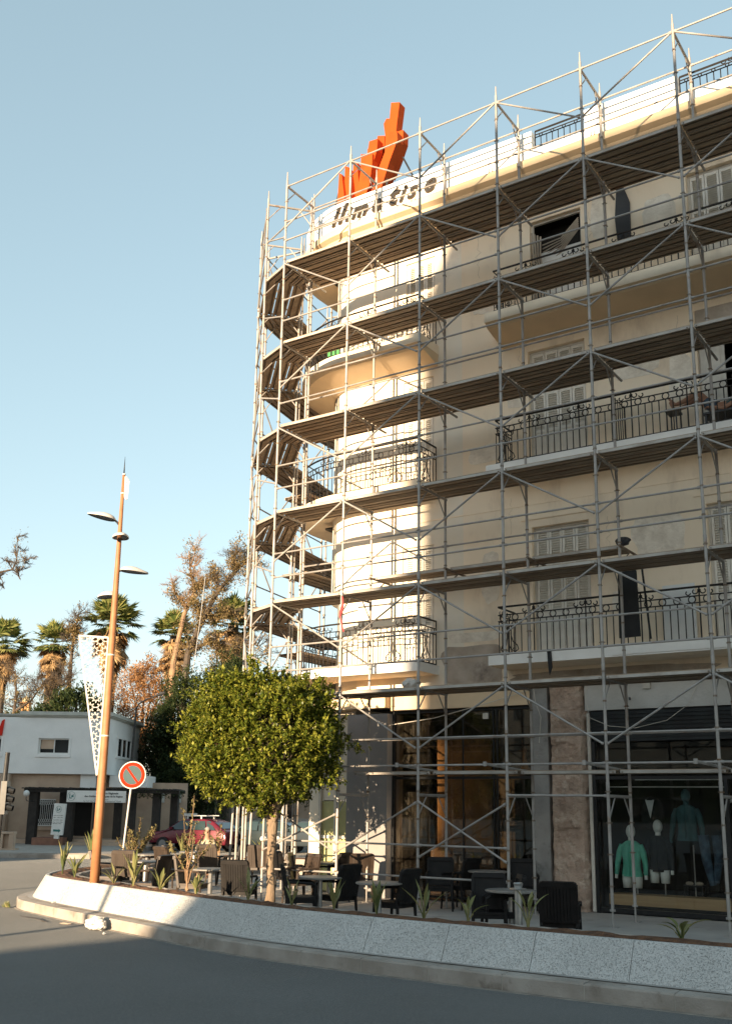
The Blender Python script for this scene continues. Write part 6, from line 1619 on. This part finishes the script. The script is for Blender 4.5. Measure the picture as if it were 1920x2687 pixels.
palm(-8.75, 62, 12.6, 'fan palm seen through the corner scaffolding, with a thick orange-brown skirt', 5, 1.9, 3.6, .4, 2.2)
def branchy(t, pts_list, leafm, seed, tw=.9, clump=26, lsz=.14, barkm=None, leafden=1., gravity=.0):
    rn = random.Random(seed); b = MB(); m = MB()
    def twig(p, d, L_, r_, lev):
        k_ = 4; pts = [p]; dd = d.copy()
        for i in range(k_):
            dd = (dd + Vector((rn.uniform(-1, 1), rn.uniform(-1, 1), rn.uniform(-.7, 1))) * .38).normalized(); pts.append(pts[-1] + dd * L_ / k_)
        b.tube(pts, r_, 4 if lev else 5, cap=False, rs=[r_ * (1 - .75 * i / k_) for i in range(k_ + 1)])
        if lev < 2:
            for i in range(1, k_ + 1):
                for _ in range(2): twig(pts[i], (dd + Vector((rn.uniform(-1, 1), rn.uniform(-1, 1), rn.uniform(-.6, .9)))).normalized(), L_ * rn.uniform(.4, .65), r_ * .5, lev + 1)
        return pts
    for P_, rs_, n_t, n_c, cs in pts_list:
        P_ = [Vector(p) for p in P_]; b.tube(P_, .1, 8, rs=rs_)
        for i in range(n_t):
            u_ = rn.uniform(.15, 1.); j = min(len(P_) - 2, int(u_ * (len(P_) - 1))); p = P_[j].lerp(P_[j + 1], u_ * (len(P_) - 1) - j)
            twig(p, Vector((rn.uniform(-1, 1), rn.uniform(-1, 1), rn.uniform(-.3, 1))).normalized(), tw * rn.uniform(.5, 1.2), .028, 0)
        for i in range(n_c):
            u_ = rn.uniform(.05, 1.); j = min(len(P_) - 2, int(u_ * (len(P_) - 1))); p = P_[j].lerp(P_[j + 1], u_ * (len(P_) - 1) - j) + Vector((rn.gauss(0, cs), rn.gauss(0, cs), rn.gauss(0, cs * .8)))
            for _ in range(int(clump * leafden * 1.7)):
                pp = p + Vector((rn.gauss(0, .15), rn.gauss(0, .15), rn.gauss(0, .17))); leaf(m, pp, rdir(-.2), Vector((0, 0, 1)), lsz * rn.uniform(.6, 1.3), lsz * .3)
    b.build('trunk', barkm or M['darkbark'], t); m.build('foliage', leafm, t)
def loc(pts, base): return [q(a, b_, z) - base for (a, b_, z) in pts]
base = q(-11.9, 60, 0); t = thing('bare_tree', 'half bare tree with brown leaf clumps and a pale curved trunk above the fourth palm', 'tree', base)
branchy(t, [(loc([(-11.9, 60, -.1), (-12.0, 60, 6), (-11.9, 60, 10), (-11.42, 60, 12.9), (-11.1, 60, 13.7), (-10.88, 60, 14.35), (-11.05, 60, 14.9), (-11.19, 60, 15.5), (-11.3, 60, 16.3), (-11.35, 60, 16.8)], base), [.20, .18, .16, .13, .10, .08, .07, .055, .04, .02], 14, 40, .2),
            (loc([(-11.3, 60, 13.3), (-11.7, 60.2, 13.8), (-12.1, 60.2, 14.2), (-12.3, 60.2, 14.7)], base), [.12, .09, .06, .03], 9, 24, .2),
            (loc([(-10.9, 60, 14.3), (-10.5, 59.8, 14.6), (-10.2, 59.8, 14.75), (-9.9, 59.8, 14.4)], base), [.09, .07, .05, .03], 7, 26, .2),
            (loc([(-11.2, 60, 15.9), (-11.0, 60, 16.6), (-11.1, 60, 17.1)], base), [.05, .03, .015], 6, 3, .15),
            (loc([(-11.25, 60, 15.8), (-10.8, 60, 15.9), (-10.5, 60, 16.3)], base), [.05, .03, .015], 4, 0, .1)], M['dryleaf'], 5, .75, barkm=M['tanbark'])
base = q(-10.9, 58, 0); t = thing('bare_tree', 'large leaning dark-trunked tree with brown clumps just left of the scaffolding', 'tree', base)
branchy(t, [(loc([(-10.9, 58, -.1), (-10.95, 58, 6), (-10.7, 58, 10.2), (-10.1, 58, 11.9), (-9.6, 58, 13.0), (-9.1, 58, 14.0), (-8.4, 58, 14.8), (-7.9, 58, 15.4), (-7.2, 58, 15.9), (-6.7, 58, 16.1)], base), [.26, .22, .19, .16, .13, .12, .10, .07, .05, .03], 18, 80, .3),
            (loc([(-10.7, 58, 10.3), (-10.0, 58, 10.7), (-9.4, 58, 11.0), (-8.9, 58, 10.8)], base), [.16, .11, .07, .03], 8, 20, .25),
            (loc([(-9.1, 58, 14.0), (-9.3, 58, 14.7), (-9.45, 58, 15.3)], base), [.10, .07, .03], 6, 26, .2),
            (loc([(-8.1, 58, 15.1), (-8.3, 58, 15.9), (-8.1, 58, 16.7)], base), [.08, .05, .02], 9, 30, .26),
            (loc([(-9.9, 58, 12.4), (-9.2, 58.3, 12.2), (-8.6, 58.4, 12.8), (-8.0, 58.4, 12.6)], base), [.09, .06, .04, .02], 9, 34, .32),
            (loc([(-9.9, 58, 12.2), (-10.4, 58, 12.8), (-10.3, 58, 13.3)], base), [.08, .05, .03], 4, 26, .24),
            (loc([(-9.2, 58, 11.6), (-9.1, 58, 10.6), (-9.0, 58, 9.4), (-8.8, 58, 8.6)], base), [.05, .04, .03, .02], 8, 44, .34),
            (loc([(-8.9, 58, 11.0), (-7.9, 58, 10.6), (-6.9, 58, 10.8), (-6.0, 58, 10.2)], base), [.07, .05, .03, .02], 16, 22, .4)], M['dryleaf'], 6, .8)
base = q(-20.3, 68, 0); t = thing('bare_tree', 'thin dark tree with a brown tufted tip between the second palm and the lamp post', 'tree', base)
branchy(t, [(loc([(-20.3, 68, -.1), (-20.35, 68, 8), (-20.35, 68, 11), (-20.3, 68, 13), (-20.15, 68, 13.9), (-20.0, 68, 14.4)], base), [.22, .18, .12, .08, .05, .02], 22, 34, .28),
            (loc([(-20.35, 68, 12.0), (-20.3, 68, 12.7), (-20.3, 68, 13.4)], base), [.05, .05, .04], 6, 26, .18)], M['dryleaf'], 8, .8)
base = q(-23.3, 66, 0); t = thing('bare_tree', 'low dark thin-twigged tree with brown tufts at the foot of the second palm', 'tree', base)
branchy(t, [(loc([(-23.2, 66, -.1), (-23.2, 66, 6), (-23.1, 66, 8.5), (-23.3, 66, 10.2)], base), [.2, .14, .09, .03], 20, 26, .5), (loc([(-23.1, 66, 7.5), (-22.1, 66, 8.2), (-21.3, 66, 9.6)], base), [.1, .07, .03], 22, 10, .5), (loc([(-21.6, 66, 7.0), (-20.6, 66, 8.6), (-19.8, 66, 10.0)], base), [.1, .07, .03], 26, 8, .5)], M['dryleaf'], 9, 1.)
base = q(-17.5, 40, 0); t = thing('bare_tree', 'bare branch tips with orange leaves entering from the left edge of the sky', 'tree', base)
branchy(t, [(loc([(-17.5, 40, -.1), (-17.4, 40, 6), (-16.9, 40, 9.6), (-16, 40, 10.6), (-15.1, 40, 10.82), (-14.6, 40, 10.94)], base), [.3, .26, .18, .09, .045, .035], 3, 7, .10),
            (loc([(-14.62, 40, 10.94), (-14.5, 40, 11.3), (-14.48, 40, 11.8), (-14.55, 40, 12.3)], base), [.035, .028, .018, .008], 6, 9, .09),
            (loc([(-14.5, 40, 11.2), (-14.2, 40, 11.3), (-13.95, 40, 11.36)], base), [.02, .014, .006], 4, 5, .08),
            (loc([(-14.6, 40, 10.93), (-14.4, 40, 10.8), (-14.25, 40, 10.5)], base), [.028, .018, .008], 5, 0, .08), (loc([(-15.3, 40, 10.7), (-15.0, 40, 10.5), (-14.9, 40, 10.2)], base), [.028, .018, .008], 5, 0, .08)], M['dryleaf'], 10, .42, clump=14, lsz=.07)
def cloud_tree(a, b, z0, z1, ra, rb, label, leafm, seed, n, lsz=.16, trunk=True, lump=.35, name='tree', cat='tree'):
    rn = random.Random(seed); base = q(a, b, -.1); t = thing(name, label, cat, base); m = MB()
    cz = (z0 + z1) / 2 + .1; rz_ = (z1 - z0) / 2
    k_ = 0
    while k_ < n:
        u = Vector((rn.uniform(-1, 1), rn.uniform(-1, 1), rn.uniform(-1, 1)))
        if u.length > 1 or u.length < .2: continue
        un = u.normalized(); f_ = (1 + lump * noise.noise(un * 2.1 + Vector((seed, 0, 0))) + lump * .6 * noise.noise(un * 5 + Vector((0, seed, 0))))
        rad = rn.uniform(.62, 1.0) * f_
        p = Vector((un.x * ra * rad, un.y * rb * rad, cz + un.z * rz_ * rad))
        if noise.noise(p * 1.1 + Vector((seed, seed, 0))) < -.22: k_ += .2; continue
        d0 = (un + rdir() * .6).normalized()
        for _ in range(7):
            leaf(m, p + Vector((rn.gauss(0, .12), rn.gauss(0, .12), rn.gauss(0, .12))), (d0 + rdir() * .9), Vector((0, 0, 1)), lsz * rn.uniform(.7, 1.4), lsz * .28)
        k_ += 1
    m.build('crown', leafm, t)
    b_ = MB(); b_.tube([(0, 0, 0), (.1, 0, cz * .5), (0, 0, cz)], .2, 8, rs=[.28, .2, .1])
    for i in range(9):
        u = rdir(.4); b_.tube([(0, 0, cz * .55 + i * .1), (u.x * ra * .4, u.y * rb * .4, cz + u.z * rz_ * .2), (u.x * ra * .85, u.y * rb * .85, cz + u.z * rz_ * .8)], .06, 5, rs=[.12, .07, .02])
    b_.build('trunk', M['darkbark'], t); return t
cloud_tree(-14.2, 63, 3.5, 10.8, 2.0, 1.8, 'round orange-brown leafed tree right of the lamp post, above the office corner', M['orangeleaf'], 31, 2600, .15)
cloud_tree(-10.6, 64, 3.0, 8.6, 1.9, 1.6, 'second orange-brown tree behind the left side of the street tree', M['orangeleaf'], 32, 1500, .15)
cloud_tree(-10.2, 55, 2.2, 8.6, 1.7, 1.6, 'dense dark green tree behind the no parking sign', M['greenleaf'], 33, 3200, .16)
cloud_tree(-11.7, 57, 1.0, 6.6, 1.3, 1.3, 'dark green bushy tree right beside the office corner', M['greenleaf'], 34, 1800, .15)
cloud_tree(-9.6, 53.5, .2, 3.8, 2.0, 1.2, 'dark shrubbery mass behind the red car', M['greenleaf'], 35, 2300, .14, name='shrub', cat='shrub')
cloud_tree(-8.0, 57, 5.2, 10.2, 1.8, 1.6, 'dark green tree rising just above the left part of the street tree', M['greenleaf'], 36, 2200, .15)
cloud_tree(-17.6, 60, 4.6, 8.4, 2.6, 1.5, 'dark green palm-like tree just above the office roof left of the lamp post', M['greenleaf'], 37, 1700, .2)
cloud_tree(-20.6, 64, 4.0, 7.6, 2.2, 1.5, 'low green tree above the office roof under the second palm', M['greenleaf'], 38, 1000, .18)
cloud_tree(-6.0, 66, 4.0, 10.6, 2.2, 1.8, 'brown and bare tree behind the foot of the corner scaffolding', M['dryleaf'], 39, 900, .14, lump=.5)
cloud_tree(-3.0, 70, 1.0, 9.0, 3.0, 2.0, 'green tree behind the scaffolding foot and grey car', M['greenleaf'], 40, 1700, .18)
cloud_tree(-28.0, 80, 4.0, 9.5, 3.0, 2.0, 'distant green tree at the left edge behind the office roof', M['greenleaf'], 41, 700, .2)
m = MB(); 
for k_ in range(1): m.tube([q(-9.6, 56, 14.3), q(-9.75, 56, 12), q(-9.95, 56, 9.6), q(-10.1, 56, 8.5)], .014, 5)
tag(m.build('rope', M['lampwhite']), 'thin pale rope hanging from the leaning tree left of the scaffolding', 'rope')
# ================================================================== buildings behind the photographer (unseen, outlined to cast the street's shade)
def block(name, poly, y0, y1, label, m_):
    t = thing(name, label, 'building')
    m = MB(); m.prism(poly, y0, y1, Matrix(((1, 0, 0, 0), (0, 0, 1, 0), (0, 1, 0, 0), (0, 0, 0, 1)))); m.build('wall', m_, t)
    xs = [p[0] for p in poly]; x0, x1 = max(min(xs), -60) + 3, min(max(xs), 70) - 2
    w_ = MB(); x = x0
    zt = max(p[1] for p in poly)
    while x < x1:
        z = 1.2
        while z < 30:
            # only where the facade is tall enough
            top = None
            for (a, b) in zip(poly, poly[1:] + poly[:1]):
                if min(a[0], b[0]) <= x <= max(a[0], b[0]) and abs(a[0] - b[0]) > 1e-6:
                    zz = a[1] + (b[1] - a[1]) * (x - a[0]) / (b[0] - a[0]); top = zz if top is None else max(top, zz)
            if top and z + 2.2 < top: w_.box(x, x + 1.2, y1 + .0, y1 + .03, z, z + 1.5)
            z += 3.3
        x += 3.1
    if w_.v: w_.build('windows', M['winglass'], t)
    return t
OY = -75.; ks = .168; 
def sh(u, v): return (u - .08 * OY, v - ks * OY)
block('shade_building', [sh(-14.0, -7.0), sh(-14.0, -6.4), sh(-4, -4.2), sh(.05, -1.62), sh(.42, -1.30), sh(.93, -.90), sh(1.55, -.25), sh(3.05, 1.7), sh(3.5, 4.2), sh(3.5, 15.55), sh(46, 15.55), sh(46, -7.0)], OY - 12, OY, 'unseen building behind the viewer, outlined to cast shade on the street front', M['white_plaster'])
OY = -80.
block('shade_building', [sh(-70, -7.8), sh(-70, 10.4), sh(-17.2, 10.4), sh(-17.2, -7.8)], OY - 10, OY, 'second unseen building further left behind the viewer, placed to shade the office', M['office_beige'])

lb = thing('street_lamp', 'plain grey street lamp on the pavement behind the viewer', 'street lamp')
m = MB(); m.tube([(1.42, -30, -.2), (1.42, -30, 5.4), (1.42, -30.2, 5.75), (1.42, -31, 5.9)], .09, 10, rs=[.12, .08, .06, .05]); m.build('pole', M['darkmetal'], lb)
m = MB(); m.box(1.3, 1.54, -31.5, -30.9, 5.85, 5.97); m.build('lamp_head', M['lampwhite'], lb)
# unseen dark tree belt, added to keep bright sky out of the glass reflections
m = MB()
for k_ in range(9000):
    u_ = rnd.uniform(-130, 60); y_ = -150 - rnd.uniform(0, 6); top = -2.6 - ks * y_ + 1.6 * noise.noise(Vector((u_ * .12, 0, 0))) - 1.2
    z_ = rnd.uniform(0, 1) * top; leaf(m, Vector((u_ - .08 * y_, y_, z_)), Vector((rnd.uniform(-1, 1), 0, rnd.uniform(-1, 1))), Vector((0, 1, 0)), rnd.uniform(2.0, 4.0), rnd.uniform(.8, 1.6))
tag(m.build('reflection_trees', M['greenleaf']), 'unseen belt of trees added far behind the viewer to darken glass reflections', 'wood', kind='stuff')
